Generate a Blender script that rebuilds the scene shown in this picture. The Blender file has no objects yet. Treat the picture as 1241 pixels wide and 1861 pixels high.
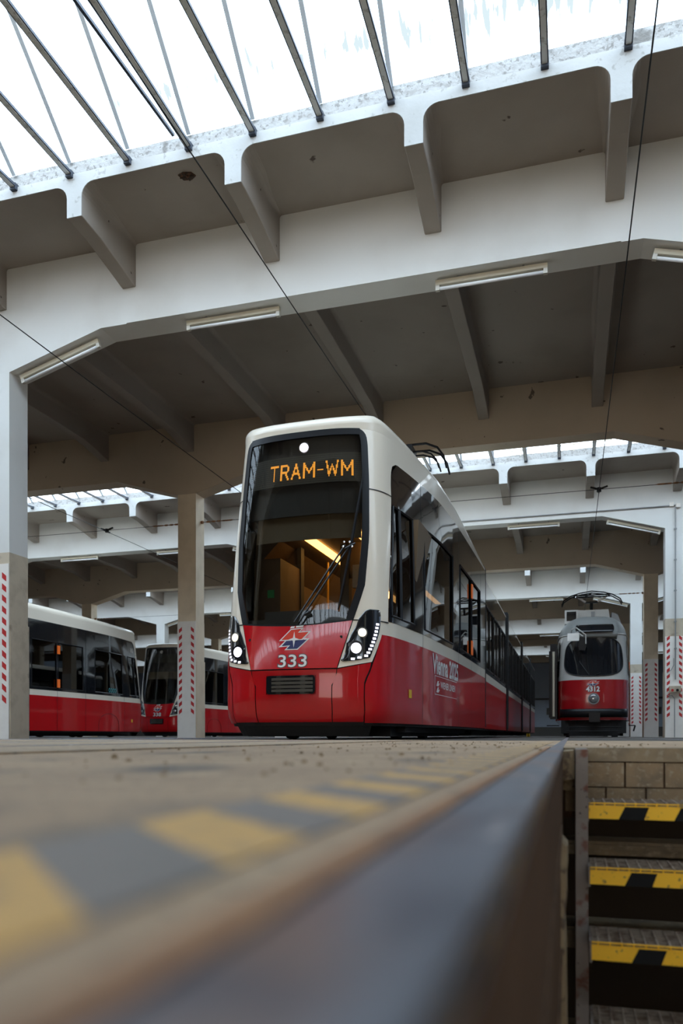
import bpy, bmesh, math, random
from mathutils import Vector, Matrix
random.seed(7)
sc = bpy.context.scene
COL = sc.collection
PI = math.pi

# ------------------------------------------------------------------ camera, sky, exposure
YAW = math.radians(16.21)
EYE = 0.05
cam_d = bpy.data.cameras.new('camera')
cam = bpy.data.objects.new('camera', cam_d); COL.objects.link(cam)
cam.location = (0, 0, EYE)
cam.rotation_euler = (PI/2, 0, YAW)
cam_d.sensor_fit = 'AUTO'; cam_d.sensor_width = 36.0
cam_d.lens = 36.0*1426/1861
cam_d.shift_y = (1337-930.5)/1861
cam_d.clip_start = 0.01; cam_d.clip_end = 400
cam_d.dof.use_dof = True
cam_d.dof.focus_distance = 9.0
cam_d.dof.aperture_fstop = 2.5
sc.camera = cam
sc.view_settings.view_transform = 'Standard'
sc.view_settings.look = 'None'
sc.view_settings.gamma = 1
sc.view_settings.exposure = 0.0
sc.view_settings.use_curve_mapping = False

world = bpy.data.worlds.new('overcast_sky'); sc.world = world
world.use_nodes = True
wn = world.node_tree.nodes; wl = world.node_tree.links
bg = wn['Background']; bg.inputs['Strength'].default_value = 6.6
wtc = wn.new('ShaderNodeTexCoord'); wsep = wn.new('ShaderNodeSeparateXYZ'); wr = wn.new('ShaderNodeValToRGB')
wl.new(wtc.outputs['Generated'], wsep.inputs[0]); wl.new(wsep.outputs['Z'], wr.inputs[0])
wr.color_ramp.elements[0].position = 0.0; wr.color_ramp.elements[0].color = (0.62, 0.56, 0.48, 1)
wr.color_ramp.elements[1].position = 0.5; wr.color_ramp.elements[1].color = (0.68, 0.845, 1.0, 1)
wl.new(wr.outputs[0], bg.inputs['Color'])
cy = sc.cycles
cy.max_bounces = 8; cy.diffuse_bounces = 5; cy.glossy_bounces = 3; cy.transmission_bounces = 4; cy.transparent_max_bounces = 10
cy.use_denoising = True
cy.sample_clamp_indirect = 6
cy.caustics_reflective = False; cy.caustics_refractive = False

def portal(x0, x1, y0, y1, z):
    d = bpy.data.lights.new('skylight_portal', 'AREA'); d.shape = 'RECTANGLE'
    d.size = x1-x0; d.size_y = y1-y0
    d.cycles.is_portal = True
    o = bpy.data.objects.new('skylight_portal', d); COL.objects.link(o)
    o.location = ((x0+x1)/2, (y0+y1)/2, z)
    return o


FY0, FSP, FT = 9.8, 6.05, 0.41           # first frame in view, spacing, beam thickness
CX0, BAY, CW = 2.6, 10.8, 0.44           # column line, bay width, column width
XL, XR = CX0-4*BAY, CX0+BAY
ZH, ZF, ZS = 5.44, 5.87, 6.97            # haunch, beam underside, slab underside
OV = 1.27                                # cantilever
YB, YE = -3.57, 65.95
GAPS = []
for k in (-1, 0, 1, 2, 3, 4):
    y1 = FY0+k*2*FSP-OV
    GAPS.append((y1-3.1+0.07, y1))
for a, b in GAPS: portal(XL, XR, a, b, 7.6)

# ------------------------------------------------------------------ materials
def mat(name, col, rough=0.5, metal=0.0, coat=0.0, emit=None, estr=0.0, noise=None, bump=None, spec=0.5):
    m = bpy.data.materials.new(name); m.use_nodes = True
    nt = m.node_tree; b = nt.nodes['Principled BSDF']
    b.inputs['Base Color'].default_value = (*col, 1)
    b.inputs['Roughness'].default_value = rough
    b.inputs['Metallic'].default_value = metal
    b.inputs['Coat Weight'].default_value = coat
    b.inputs['Coat Roughness'].default_value = 0.04
    b.inputs['Specular IOR Level'].default_value = spec
    if emit:
        b.inputs['Emission Color'].default_value = (*emit, 1); b.inputs['Emission Strength'].default_value = estr
    if noise:                                   # list of (scale, lo, hi, colour2[, detail])
        tc = nt.nodes.new('ShaderNodeTexCoord')
        prev = None
        for i, n in enumerate(noise):
            sca, lo, hi, c2 = n[:4]
            mp = nt.nodes.new('ShaderNodeMapping'); nt.links.new(tc.outputs['Object'], mp.inputs[0])
            mp.inputs['Location'].default_value = (i*7.3, i*3.1, 0)
            if len(n) > 4: mp.inputs['Scale'].default_value = n[4]
            nz = nt.nodes.new('ShaderNodeTexNoise'); nz.inputs['Scale'].default_value = sca; nz.inputs['Detail'].default_value = 5
            nt.links.new(mp.outputs[0], nz.inputs['Vector'])
            mr = nt.nodes.new('ShaderNodeMapRange'); mr.inputs['From Min'].default_value = lo; mr.inputs['From Max'].default_value = hi
            nt.links.new(nz.outputs['Fac'], mr.inputs['Value'])
            mx = nt.nodes.new('ShaderNodeMix'); mx.data_type = 'RGBA'
            nt.links.new(mr.outputs[0], mx.inputs[0])
            if prev is None: mx.inputs[6].default_value = (*col, 1)
            else: nt.links.new(prev, mx.inputs[6])
            mx.inputs[7].default_value = (*c2, 1)
            prev = mx.outputs[2]
        nt.links.new(prev, b.inputs['Base Color'])
    if bump:
        tc = nt.nodes.new('ShaderNodeTexCoord')
        nz = nt.nodes.new('ShaderNodeTexNoise'); nz.inputs['Scale'].default_value = bump[0]; nz.inputs['Detail'].default_value = 6
        nt.links.new(tc.outputs['Object'], nz.inputs['Vector'])
        bp = nt.nodes.new('ShaderNodeBump'); bp.inputs['Strength'].default_value = bump[1]; bp.inputs['Distance'].default_value = bump[2]
        nt.links.new(nz.outputs['Fac'], bp.inputs['Height']); nt.links.new(bp.outputs[0], b.inputs['Normal'])
    return m

def glassmat(name, tint, refl=0.06, rough=0.02, opaque=None):
    """thin pane: tinted see-through mixed with a clear mirror by fresnel"""
    m = bpy.data.materials.new(name); m.use_nodes = True
    nt = m.node_tree; nt.nodes.clear()
    out = nt.nodes.new('ShaderNodeOutputMaterial')
    tr = nt.nodes.new('ShaderNodeBsdfTransparent'); tr.inputs[0].default_value = (*tint, 1)
    gl = nt.nodes.new('ShaderNodeBsdfGlossy'); gl.inputs['Roughness'].default_value = rough
    geo = nt.nodes.new('ShaderNodeNewGeometry'); dt = nt.nodes.new('ShaderNodeVectorMath'); dt.operation = 'DOT_PRODUCT'
    nt.links.new(geo.outputs['Normal'], dt.inputs[0]); nt.links.new(geo.outputs['Incoming'], dt.inputs[1])
    ab = nt.nodes.new('ShaderNodeMath'); ab.operation = 'ABSOLUTE'; nt.links.new(dt.outputs['Value'], ab.inputs[0])
    om = nt.nodes.new('ShaderNodeMath'); om.operation = 'SUBTRACT'; om.inputs[0].default_value = 1; nt.links.new(ab.outputs[0], om.inputs[1])
    pw = nt.nodes.new('ShaderNodeMath'); pw.operation = 'POWER'; pw.inputs[1].default_value = 5; nt.links.new(om.outputs[0], pw.inputs[0])
    fr = nt.nodes.new('ShaderNodeMath'); fr.operation = 'MULTIPLY_ADD'; fr.inputs[1].default_value = .95; fr.inputs[2].default_value = .05; nt.links.new(pw.outputs[0], fr.inputs[0])
    ad = nt.nodes.new('ShaderNodeMath'); ad.operation = 'ADD'; ad.inputs[1].default_value = refl; ad.use_clamp = True
    nt.links.new(fr.outputs[0], ad.inputs[0])
    mx = nt.nodes.new('ShaderNodeMixShader')
    nt.links.new(ad.outputs[0], mx.inputs[0]); nt.links.new(tr.outputs[0], mx.inputs[1]); nt.links.new(gl.outputs[0], mx.inputs[2])
    nt.links.new(mx.outputs[0], out.inputs['Surface'])
    return m

gp = portal(-8, 2.4, -2.5, 2.5, 2.5); gp.location = (-2.8, -16.2, 2.5); gp.rotation_euler = (-PI/2, 0, 0)
M = {}
M['plaster'] = mat('white_plaster', (0.71, 0.70, 0.67), 0.75, noise=[(1.3, .45, .75, (0.60, 0.58, 0.54)), (14, .60, .70, (0.60, 0.58, 0.55))], bump=(30, .12, .01))
M['beam'] = mat('painted_beam', (0.76, 0.755, 0.73), 0.7, noise=[(0.8, .5, .8, (0.66, 0.64, 0.60))], bump=(30, .1, .01))
M['beamtan'] = mat('tan_beam', (0.56, 0.455, 0.34), 0.7, noise=[(0.8, .5, .8, (0.47, 0.38, 0.28)), (4, .70, .71, (0.16, 0.12, 0.09))], bump=(30, .1, .01))  # darker tan tone for every second beam
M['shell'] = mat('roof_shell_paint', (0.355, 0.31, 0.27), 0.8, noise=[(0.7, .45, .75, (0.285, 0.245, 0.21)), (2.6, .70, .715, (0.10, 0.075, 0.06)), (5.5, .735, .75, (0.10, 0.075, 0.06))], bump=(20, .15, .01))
M['curb'] = mat('cracked_curb', (0.40, 0.40, 0.395), 0.85, noise=[(9, .54, .62, (0.33, 0.325, 0.315)), (24, .58, .62, (0.25, 0.245, 0.235)), (3, .64, .70, (0.20, 0.195, 0.185))], bump=(14, .6, .03))
M['edge'] = mat('weathered_edge_paint', (0.50, 0.505, 0.50), 0.8, noise=[(1.5, .45, .7, (0.43, 0.43, 0.42)), (12, .62, .70, (0.36, 0.355, 0.34))], bump=(16, .2, .015))
M['tan'] = mat('tan_column', (0.84, 0.70, 0.52), 0.7, noise=[(3, .45, .7, (0.74, 0.61, 0.44))], bump=(25, .15, .01))  # warm tan tone for the columns of every second frame
M['dado'] = mat('beige_dado_paint', (0.58, 0.49, 0.37), 0.7, noise=[(5, .45, .7, (0.47, 0.39, 0.29)), (2.2, .62, .7, (0.25, 0.20, 0.15))], bump=(25, .2, .01))
M['board'] = mat('white_board', (0.90, 0.85, 0.79), 0.5, noise=[(4, .5, .8, (0.80, 0.75, 0.69))])
M['hazred'] = mat('hazard_red', (0.55, 0.03, 0.03), 0.5)
M['steel'] = mat('skylight_steel', (0.34, 0.36, 0.38), 0.45, 0.6, noise=[(20, .5, .7, (0.26, 0.25, 0.24))])
M['zinc'] = mat('zinc_steel', (0.46, 0.49, 0.52), 0.6, 0.1)
M['palesteel'] = mat('pale_galvanised_steel', (0.80, 0.82, 0.82), 0.6, noise=[(20, .55, .7, (0.5, 0.5, 0.48))])
M['darksteel'] = mat('dark_blue_steel', (0.05, 0.06, 0.085), 0.5, 0.2)
M['rusthole'] = mat('rusty_hole', (0.05, 0.03, 0.02), 0.9, noise=[(30, .5, .6, (0.14, 0.06, 0.03))])
M['wire'] = mat('dark_wire', (0.02, 0.02, 0.02), 0.5, 0.5)
M['cream'] = mat('cream_enamel', (0.66, 0.60, 0.47), 0.4)
M['tube'] = mat('tube_glass', (0.95, 0.96, 0.98), 0.3, coat=.5)
M['cap'] = mat('tube_cap', (0.6, 0.57, 0.5), 0.4)
M['endwall'] = mat('pale_end_wall', (0.34, 0.38, 0.45), 0.8, noise=[(.6, .4, .7, (0.28, 0.31, 0.37))])
M['plinth'] = mat('dark_plinth', (0.10, 0.09, 0.08), 0.9)
M['rust'] = mat('rust_steel', (0.30, 0.15, 0.075), 0.85, 0.1, noise=[(30, .45, .6, (0.40, 0.20, 0.09)), (9, .5, .7, (0.15, 0.09, 0.06))], bump=(60, .4, .003))
M['black'] = mat('black_rubber', (0.006, 0.006, 0.007), 0.6)
M['red'] = mat('tram_red', (0.50, 0.003, 0.007), 0.3, coat=.55, spec=.25)
M['hoodred'] = mat('polished_hood_red', (0.56, 0.004, 0.010), 0.16, coat=1.0, spec=.5)
M['white'] = mat('tram_white', (0.86, 0.77, 0.64), 0.3, coat=.5, spec=.3)
M['gloss'] = mat('gloss_black', (0.010, 0.011, 0.014), 0.06, coat=1.0)
M['satin'] = mat('satin_black', (0.009, 0.009, 0.011), 0.38, spec=.3)
M['under'] = mat('underframe', (0.012, 0.011, 0.011), 0.8)
M['silver'] = mat('chrome', (0.7, 0.7, 0.72), 0.15, 1.0)
M['orange'] = mat('orange_lens', (0.85, 0.16, 0.02), 0.3, emit=(1, .2, .03), estr=.12)
M['yellow'] = mat('yellow_sticker', (0.85, 0.50, 0.02), 0.5)
M['txtwhite'] = mat('white_lettering', (0.82, 0.80, 0.78), 0.4)
M['txtdark'] = mat('dark_outline', (0.05, 0.05, 0.05), 0.5)
M['emred'] = mat('emblem_red', (0.72, 0.055, 0.03), 0.35)
M['emblue'] = mat('emblem_blue', (0.035, 0.04, 0.13), 0.35)
M['led'] = mat('led_amber', (0.9, 0.4, 0.05), 0.5, emit=(1.0, 0.40, 0.04), estr=1.25)
M['ledboard'] = mat('led_board', (0.045, 0.042, 0.035), 0.5)
M['lampcool'] = mat('lamp_cool', (0.9, 0.9, 1), 0.3, emit=(0.86, 0.84, 1.0), estr=1.7)
M['lampwarm'] = mat('lamp_warm', (0.9, 0.85, 0.7), 0.3, emit=(1.0, 0.93, 0.75), estr=1.1)
M['lens'] = mat('clear_lens', (0.35, 0.35, 0.36), 0.1, 0.6, coat=1)
M['interior'] = mat('interior_panel', (0.15, 0.10, 0.055), 0.6)
M['intdark'] = mat('interior_dark', (0.03, 0.027, 0.024), 0.6)
M['intlight'] = mat('interior_light', (1, .8, .5), 0.5, emit=(1.0, 0.50, 0.13), estr=7.0)
M['pole'] = mat('yellow_pole', (0.75, 0.42, 0.03), 0.35)
M['blind'] = mat('sun_blind', (0.10, 0.075, 0.045), 0.8)
M['slatdark'] = mat('dark_slat', (0.05, 0.042, 0.03), 0.5)
M['dash'] = mat('dashboard', (0.025, 0.027, 0.03), 0.45)
M['green'] = mat('green_sticker', (0.05, 0.45, 0.15), 0.5)
M['e1white'] = mat('old_tram_white', (0.62, 0.60, 0.56), 0.3, coat=.6)
M['e1grey'] = mat('old_tram_roof_grey', (0.33, 0.34, 0.33), 0.45)
M['e1red'] = mat('old_tram_red', (0.40, 0.008, 0.012), 0.25, coat=.8)
M['winglass'] = glassmat('side_window_glass', (0.07, 0.072, 0.078), refl=0.10)
M['winglass_dark'] = glassmat('dark_side_glass', (0.015, 0.016, 0.018), refl=0.03)
M['frontglass'] = glassmat('windshield_glass', (0.62, 0.61, 0.57), refl=0.0)
M['e1glass'] = glassmat('old_windscreen_glass', (0.35, 0.36, 0.36), refl=0.03)
M['nosing'] = mat('yellow_nosing', (0.92, 0.50, 0.008), 0.55, noise=[(14, .60, .70, (0.30, 0.18, 0.03)), (40, .62, .7, (0.2, .13, .03))], bump=(40, .2, .003))
M['nosblack'] = mat('black_nosing_paint', (0.010, 0.010, 0.010), 0.8, spec=.2)
M['grating'] = mat('galvanised_grating', (0.27, 0.205, 0.15), 0.7, 0.1, noise=[(25, .45, .65, (0.13, 0.08, 0.05))])
M['stringer'] = mat('old_grey_steel', (0.19, 0.155, 0.13), 0.65, 0.2, noise=[(16, .55, .64, (0.13, 0.05, 0.03)), (45, .66, .7, (0.03, 0.025, 0.02))], bump=(40, .3, .004))
M['pitconc'] = mat('pit_concrete', (0.27, 0.20, 0.12), 0.9, noise=[(8, .45, .7, (0.17, 0.13, 0.09)), (30, .55, .7, (0.32, 0.26, 0.18))], bump=(30, .5, .01))
M['pitblock'] = mat('pit_block', (0.27, 0.185, 0.105), 0.9, noise=[(12, .45, .7, (0.19, 0.14, 0.09)), (50, .55, .7, (0.34, 0.27, 0.18))], bump=(50, .5, .008))
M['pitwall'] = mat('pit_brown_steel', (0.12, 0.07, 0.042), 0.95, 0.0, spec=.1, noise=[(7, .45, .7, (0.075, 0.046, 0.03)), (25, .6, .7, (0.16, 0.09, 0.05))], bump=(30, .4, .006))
M['ochre'] = mat('ochre_chipped', (0.26, 0.19, 0.11), 0.9, noise=[(25, .5, .6, (0.11, 0.075, 0.05)), (9, .5, .7, (0.34, 0.27, 0.17))], bump=(35, .9, .01))
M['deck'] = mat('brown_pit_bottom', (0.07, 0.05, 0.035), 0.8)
M['lamphousing'] = mat('steel_grey', (0.30, 0.30, 0.30), 0.5, .3)

def railmat():
    m = mat('worn_rail_steel', (0.20, 0.205, 0.235), 0.36, 0.7, noise=[(9, .48, .66, (0.34, 0.20, 0.13), (1, .3, 1)), (22, .50, .7, (0.10, 0.10, 0.13), (1, .5, 1)), (14, .62, .70, (0.5, 0.45, 0.45), (2, .6, 1))], bump=(40, .15, .002))
    return m
M['rail'] = railmat()

def skyglass():
    """wired roof glass: clear, with grime that has run down to the lower edge of each pane"""
    m = bpy.data.materials.new('roof_glass'); m.use_nodes = True
    nt = m.node_tree; nt.nodes.clear()
    N = nt.nodes.new; L = nt.links.new
    out = N('ShaderNodeOutputMaterial'); tr = N('ShaderNodeBsdfTransparent'); tr.inputs[0].default_value = (0.96, 0.98, 1, 1)
    df = N('ShaderNodeBsdfTransparent'); df.inputs[0].default_value = (0.125, 0.118, 0.10, 1)
    tc = N('ShaderNodeTexCoord'); oi = N('ShaderNodeObjectInfo')
    mp = N('ShaderNodeMapping'); mp.inputs['Scale'].default_value = (14, 2.2, 1); L(tc.outputs['Object'], mp.inputs[0])
    rv = N('ShaderNodeVectorMath'); rv.operation = 'SCALE'; rv.inputs[0].default_value = (31, 17, 9); L(oi.outputs['Random'], rv.inputs['Scale']); L(rv.outputs[0], mp.inputs['Location'])
    nz = N('ShaderNodeTexNoise'); nz.inputs['Scale'].default_value = 1.0; nz.inputs['Detail'].default_value = 6; L(mp.outputs[0], nz.inputs['Vector'])
    sep = N('ShaderNodeSeparateXYZ'); L(tc.outputs['Object'], sep.inputs[0])
    sb = N('ShaderNodeMath'); sb.operation = 'SUBTRACT'; sb.inputs[1].default_value = .42; L(sep.outputs['Y'], sb.inputs[0])
    ba = N('ShaderNodeMath'); ba.operation = 'ABSOLUTE'; L(sb.outputs[0], ba.inputs[0])
    e = N('ShaderNodeMapRange'); e.inputs['From Min'].default_value = 0.0; e.inputs['From Max'].default_value = 0.35; e.inputs['To Min'].default_value = .13; e.inputs['To Max'].default_value = -0.15
    L(ba.outputs[0], e.inputs['Value'])
    sl = N('ShaderNodeSeparateXYZ'); L(oi.outputs['Location'], sl.inputs[0])
    rr = N('ShaderNodeMapRange'); rr.inputs['From Min'].default_value = -5.5; rr.inputs['From Max'].default_value = 0.5; rr.inputs['To Min'].default_value = -.12; rr.inputs['To Max'].default_value = .07; L(sl.outputs['X'], rr.inputs['Value'])
    a1 = N('ShaderNodeMath'); a1.operation = 'ADD'; L(nz.outputs['Fac'], a1.inputs[0]); L(e.outputs[0], a1.inputs[1])
    a2 = N('ShaderNodeMath'); a2.operation = 'ADD'; L(a1.outputs[0], a2.inputs[0]); L(rr.outputs[0], a2.inputs[1])
    th = N('ShaderNodeMapRange'); th.inputs['From Min'].default_value = .60; th.inputs['From Max'].default_value = .66; th.inputs['To Max'].default_value = 0.95; L(a2.outputs[0], th.inputs['Value'])
    mx = N('ShaderNodeMixShader'); L(th.outputs[0], mx.inputs[0]); L(tr.outputs[0], mx.inputs[1]); L(df.outputs[0], mx.inputs[2])
    L(mx.outputs[0], out.inputs['Surface'])
    return m
M['skyglass'] = skyglass()

def floormat():
    m = bpy.data.materials.new('worn_asphalt_floor'); m.use_nodes = True
    nt = m.node_tree; N = nt.nodes.new; L = nt.links.new
    b = nt.nodes['Principled BSDF']; b.inputs['Roughness'].default_value = 0.8
    tc = N('ShaderNodeTexCoord')
    def nz(s, d=6, sc_=(1, 1, 1)):
        mp = N('ShaderNodeMapping'); mp.inputs['Scale'].default_value = sc_; L(tc.outputs['Object'], mp.inputs[0])
        n = N('ShaderNodeTexNoise'); n.inputs['Scale'].default_value = s; n.inputs['Detail'].default_value = d; L(mp.outputs[0], n.inputs['Vector']); return n.outputs['Fac']
    def mix(f, lo, hi, a, c):
        mr = N('ShaderNodeMapRange'); mr.inputs['From Min'].default_value = lo; mr.inputs['From Max'].default_value = hi; L(f, mr.inputs['Value'])
        mx = N('ShaderNodeMix'); mx.data_type = 'RGBA'; L(mr.outputs[0], mx.inputs[0])
        if isinstance(a, tuple): mx.inputs[6].default_value = (*a, 1)
        else: L(a, mx.inputs[6])
        mx.inputs[7].default_value = (*c, 1); return mx.outputs[2]
    c = mix(nz(1.2), .4, .65, (0.40, 0.27, 0.165), (0.30, 0.20, 0.125))
    c = mix(nz(9), .5, .7, c, (0.48, 0.34, 0.205))
    c = mix(nz(4, 6, (1, .4, 1)), .58, .68, c, (0.12, 0.10, 0.085))
    c = mix(nz(60), .60, .68, c, (0.11, 0.09, 0.07))
    L(c, b.inputs['Base Color'])
    bp = N('ShaderNodeBump'); bp.inputs['Strength'].default_value = .5; bp.inputs['Distance'].default_value = .003
    L(nz(90), bp.inputs['Height']); L(bp.outputs[0], b.inputs['Normal'])
    return m
M['floor'] = floormat()
M['oily_dim'] = mat('oily_low_bounce_floor', (0.07, 0.055, 0.04), 0.75, noise=[(2, .4, .7, (0.045, 0.036, 0.028)), (20, .5, .7, (0.10, 0.08, 0.055))])  # rear floor tone darkened to cut the light bounced up to the ceiling
M['pave'] = mat('pale_track_paving', (0.42, 0.30, 0.19), 0.8, noise=[(5, .45, .7, (0.22, 0.185, 0.15), (.4, 2, 1)), (30, .58, .68, (0.14, 0.115, 0.09))], bump=(60, .4, .003))
M['floor_yellow'] = mat('worn_yellow_floor_paint', (0.64, 0.37, 0.12), 0.75, noise=[(14, .5, .7, (0.36, 0.24, 0.10)), (50, .55, .7, (0.30, 0.21, 0.12))])
M['floor_grey'] = mat('worn_dark_floor_paint', (0.215, 0.175, 0.150), 0.7, noise=[(10, .5, .7, (0.18, 0.155, 0.135)), (50, .6, .7, (0.09, 0.08, 0.08))])

# ------------------------------------------------------------------ mesh helpers
class MB:
    def __init__(self): self.v = []; self.f = []; self.mi = []; self.cur = 0
    def add(self, vs, fs):
        o = len(self.v); self.v += [tuple(p) for p in vs]
        for f in fs: self.f.append([i+o for i in f]); self.mi.append(self.cur)
        return self
    def box(self, x0, x1, y0, y1, z0, z1):
        return self.add([(x, y, z) for z in (z0, z1) for y in (y0, y1) for x in (x0, x1)],
                        [(0, 2, 3, 1), (4, 5, 7, 6), (0, 1, 5, 4), (2, 6, 7, 3), (0, 4, 6, 2), (1, 3, 7, 5)])
    def prism(self, poly, axis, a, b):
        """poly: 2D points; axis 'x','y','z' is the extrusion axis"""
        def P(p, t): return {'x': (t, p[0], p[1]), 'y': (p[0], t, p[1]), 'z': (p[0], p[1], t)}[axis]
        n = len(poly)
        return self.add([P(p, a) for p in poly]+[P(p, b) for p in poly],
                        [tuple(range(n)), tuple(range(2*n-1, n-1, -1))]+[(i, (i+1) % n, n+(i+1) % n, n+i) for i in range(n)])
    def bar(self, p0, p1, w, h, up=(0, 0, 1)):
        p0, p1 = Vector(p0), Vector(p1); d = (p1-p0).normalized(); u = Vector(up)
        if abs(d.dot(u)) > .99: u = Vector((1, 0, 0))
        s = d.cross(u).normalized(); t = s.cross(d)
        vs = []
        for p in (p0, p1):
            for a, b in ((-1, -1), (1, -1), (1, 1), (-1, 1)): vs.append(p+s*(a*w/2)+t*(b*h/2))
        return self.add(vs, [(3, 2, 1, 0), (4, 5, 6, 7), (0, 1, 5, 4), (1, 2, 6, 5), (2, 3, 7, 6), (3, 0, 4, 7)])
    def tube(self, pts, r, n=8):
        pts = [Vector(p) for p in pts]; rings = []
        o = len(self.v); prev = None
        for i, p in enumerate(pts):
            d = (pts[min(i+1, len(pts)-1)]-pts[max(i-1, 0)]).normalized()
            if prev is None:
                u = Vector((0, 0, 1)) if abs(d.z) < .9 else Vector((1, 0, 0))
            else: u = prev
            s = d.cross(u).normalized(); t = s.cross(d); prev = t
            rr = r[i] if isinstance(r, (list, tuple)) else r
            self.v += [tuple(p+s*(rr*math.cos(2*PI*k/n))+t*(rr*math.sin(2*PI*k/n))) for k in range(n)]
        for i in range(len(pts)-1):
            for k in range(n):
                a = o+i*n+k; b = o+i*n+(k+1) % n
                self.f.append([a, b, b+n, a+n]); self.mi.append(self.cur)
        self.f.append([o+k for k in range(n)][::-1]); self.mi.append(self.cur)
        self.f.append([o+(len(pts)-1)*n+k for k in range(n)]); self.mi.append(self.cur)
        return self
    def grid(self, fn, nu, nv):
        o = len(self.v)
        for j in range(nv+1):
            for i in range(nu+1): self.v.append(tuple(fn(i/nu, j/nv)))
        for j in range(nv):
            for i in range(nu):
                a = o+j*(nu+1)+i
                self.f.append([a, a+1, a+nu+2, a+nu+1]); self.mi.append(self.cur)
        return self
    def disc(self, c, nrm, r, depth, n=20, dome=0.0):
        c = Vector(c); d = Vector(nrm).normalized()
        u = Vector((0, 0, 1)) if abs(d.z) < .9 else Vector((1, 0, 0))
        s = d.cross(u).normalized(); t = s.cross(d); o = len(self.v)
        rings = [(r, 0), (r, depth)]+([(r*.7, depth+dome*.7)] if dome else [])
        for rr, h in rings:
            self.v += [tuple(c+d*h+s*(rr*math.cos(2*PI*k/n))+t*(rr*math.sin(2*PI*k/n))) for k in range(n)]
        self.v.append(tuple(c+d*(depth+dome)))
        for q in range(len(rings)-1):
            for k in range(n):
                self.f.append([o+q*n+k, o+q*n+(k+1) % n, o+(q+1)*n+(k+1) % n, o+(q+1)*n+k]); self.mi.append(self.cur)
        e = o+len(rings)*n; q = (len(rings)-1)*n
        for k in range(n): self.f.append([o+q+k, o+q+(k+1) % n, e]); self.mi.append(self.cur)
        return self
    def mesh(self, name, ms):
        me = bpy.data.meshes.new(name); me.from_pydata(self.v, [], self.f)
        for m in (ms if isinstance(ms, (list, tuple)) else [ms]): me.materials.append(m)
        if self.cur or any(self.mi):
            for p, i in zip(me.polygons, self.mi): p.material_index = i
        me.update(); return me
    def build(self, name, ms, parent=None, smooth=False, loc=None, solid=0, fix=False):
        me = self.mesh(name, ms)
        if fix:
            bm = bmesh.new(); bm.from_mesh(me); bmesh.ops.recalc_face_normals(bm, faces=bm.faces); bm.to_mesh(me); bm.free()
        if smooth:
            for p in me.polygons: p.use_smooth = True
        o = link(name, me, parent)
        if loc: o.location = loc
        if solid:
            md = o.modifiers.new('thickness', 'SOLIDIFY'); md.thickness = abs(solid); md.offset = -1 if solid > 0 else 1
        return o

def link(name, me, parent=None, loc=None):
    o = bpy.data.objects.new(name, me); COL.objects.link(o)
    if parent: o.parent = parent
    if loc: o.location = loc
    return o
def tag(o, label=None, cat=None, group=None, kind=None):
    if label: o['label'] = label
    if cat: o['category'] = cat
    if group: o['group'] = group
    if kind: o['kind'] = kind
    return o
def empty(name, loc=(0, 0, 0), rz=0):
    o = bpy.data.objects.new(name, None); COL.objects.link(o); o.location = loc; o.rotation_euler = (0, 0, rz)
    o.empty_display_size = .2
    return o
def copy_tree(o, parent=None):
    c = o.copy(); COL.objects.link(c)
    if parent: c.parent = parent
    for ch in list(o.children): copy_tree(ch, c)
    return c

def text2d(s, offset=0.0, res=4):
    """flat triangles of a text, normalised so the cap height is 1 and the left edge is 0"""
    cu = bpy.data.curves.new('t', 'FONT'); cu.body = s; cu.offset = offset; cu.resolution_u = res
    cu.fill_mode = 'FRONT'
    ob = bpy.data.objects.new('t', cu); COL.objects.link(ob)
    dg = bpy.context.evaluated_depsgraph_get(); ev = ob.evaluated_get(dg); me = ev.to_mesh()
    vs = [(v.co.x, v.co.y) for v in me.vertices]; fs = [tuple(p.vertices) for p in me.polygons]
    ev.to_mesh_clear(); bpy.data.objects.remove(ob); bpy.data.curves.remove(cu)
    return vs, fs
def text_on(mb, s, surf, u0, u1, z0, z1, off, bold=0.0, flip=False):
    """map text into the box u0..u1, z0..z1 of a surface function surf(u, z, off)"""
    vs, fs = text2d(s, 0.0)
    xs = [v[0] for v in vs]; ys = [v[1] for v in vs]; a, b, c, d = min(xs), max(xs), min(ys), max(ys)
    if bold:
        vs, fs = text2d(s, bold)
    P = [surf(u0+(x-a)/(b-a)*(u1-u0), z0+(y-c)/(d-c)*(z1-z0), off) for x, y in vs]
    mb.add(P, fs)
    return mb

# ================================================================== THE HALL
ORD = ['first', 'second', 'third', 'fourth', 'fifth', 'sixth', 'seventh', 'eighth', 'ninth', 'tenth', 'eleventh']
def frame_y(i): return FY0+FSP*i
BAYS = [(CX0-4*BAY, CX0-3*BAY), (CX0-3*BAY, CX0-2*BAY), (CX0-2*BAY, CX0-BAY), (CX0-BAY, CX0), (CX0, CX0+BAY)]

# floor with the inspection pit cut out
PX0, PX1, PY1, PY0 = -0.0245, 1.34, 3.38, -2.5
fl = MB()
fl.box(-8, PX0-.06, -17, 8, -.3, 0); fl.box(PX0-.06, PX1, PY1+.2, 8, -.05, 0); fl.box(PX1, 3, -17, 8, -.3, 0); fl.box(PX0-.06, PX1, -17, PY0, -.3, 0)
fl.box(PX0-.06, PX1, PY1+.2, 8, -.3, -.05)
tag(fl.build('floor', M['floor']), 'worn tan asphalt floor of the tram hall', 'floor', kind='structure')
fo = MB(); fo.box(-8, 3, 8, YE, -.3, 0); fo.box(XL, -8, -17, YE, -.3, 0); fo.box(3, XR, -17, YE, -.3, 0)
tag(fo.build('floor_back', M['oily_dim']), 'oily floor of the tracks farther back, darkened to cut bounce light', 'floor', kind='structure')
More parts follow.
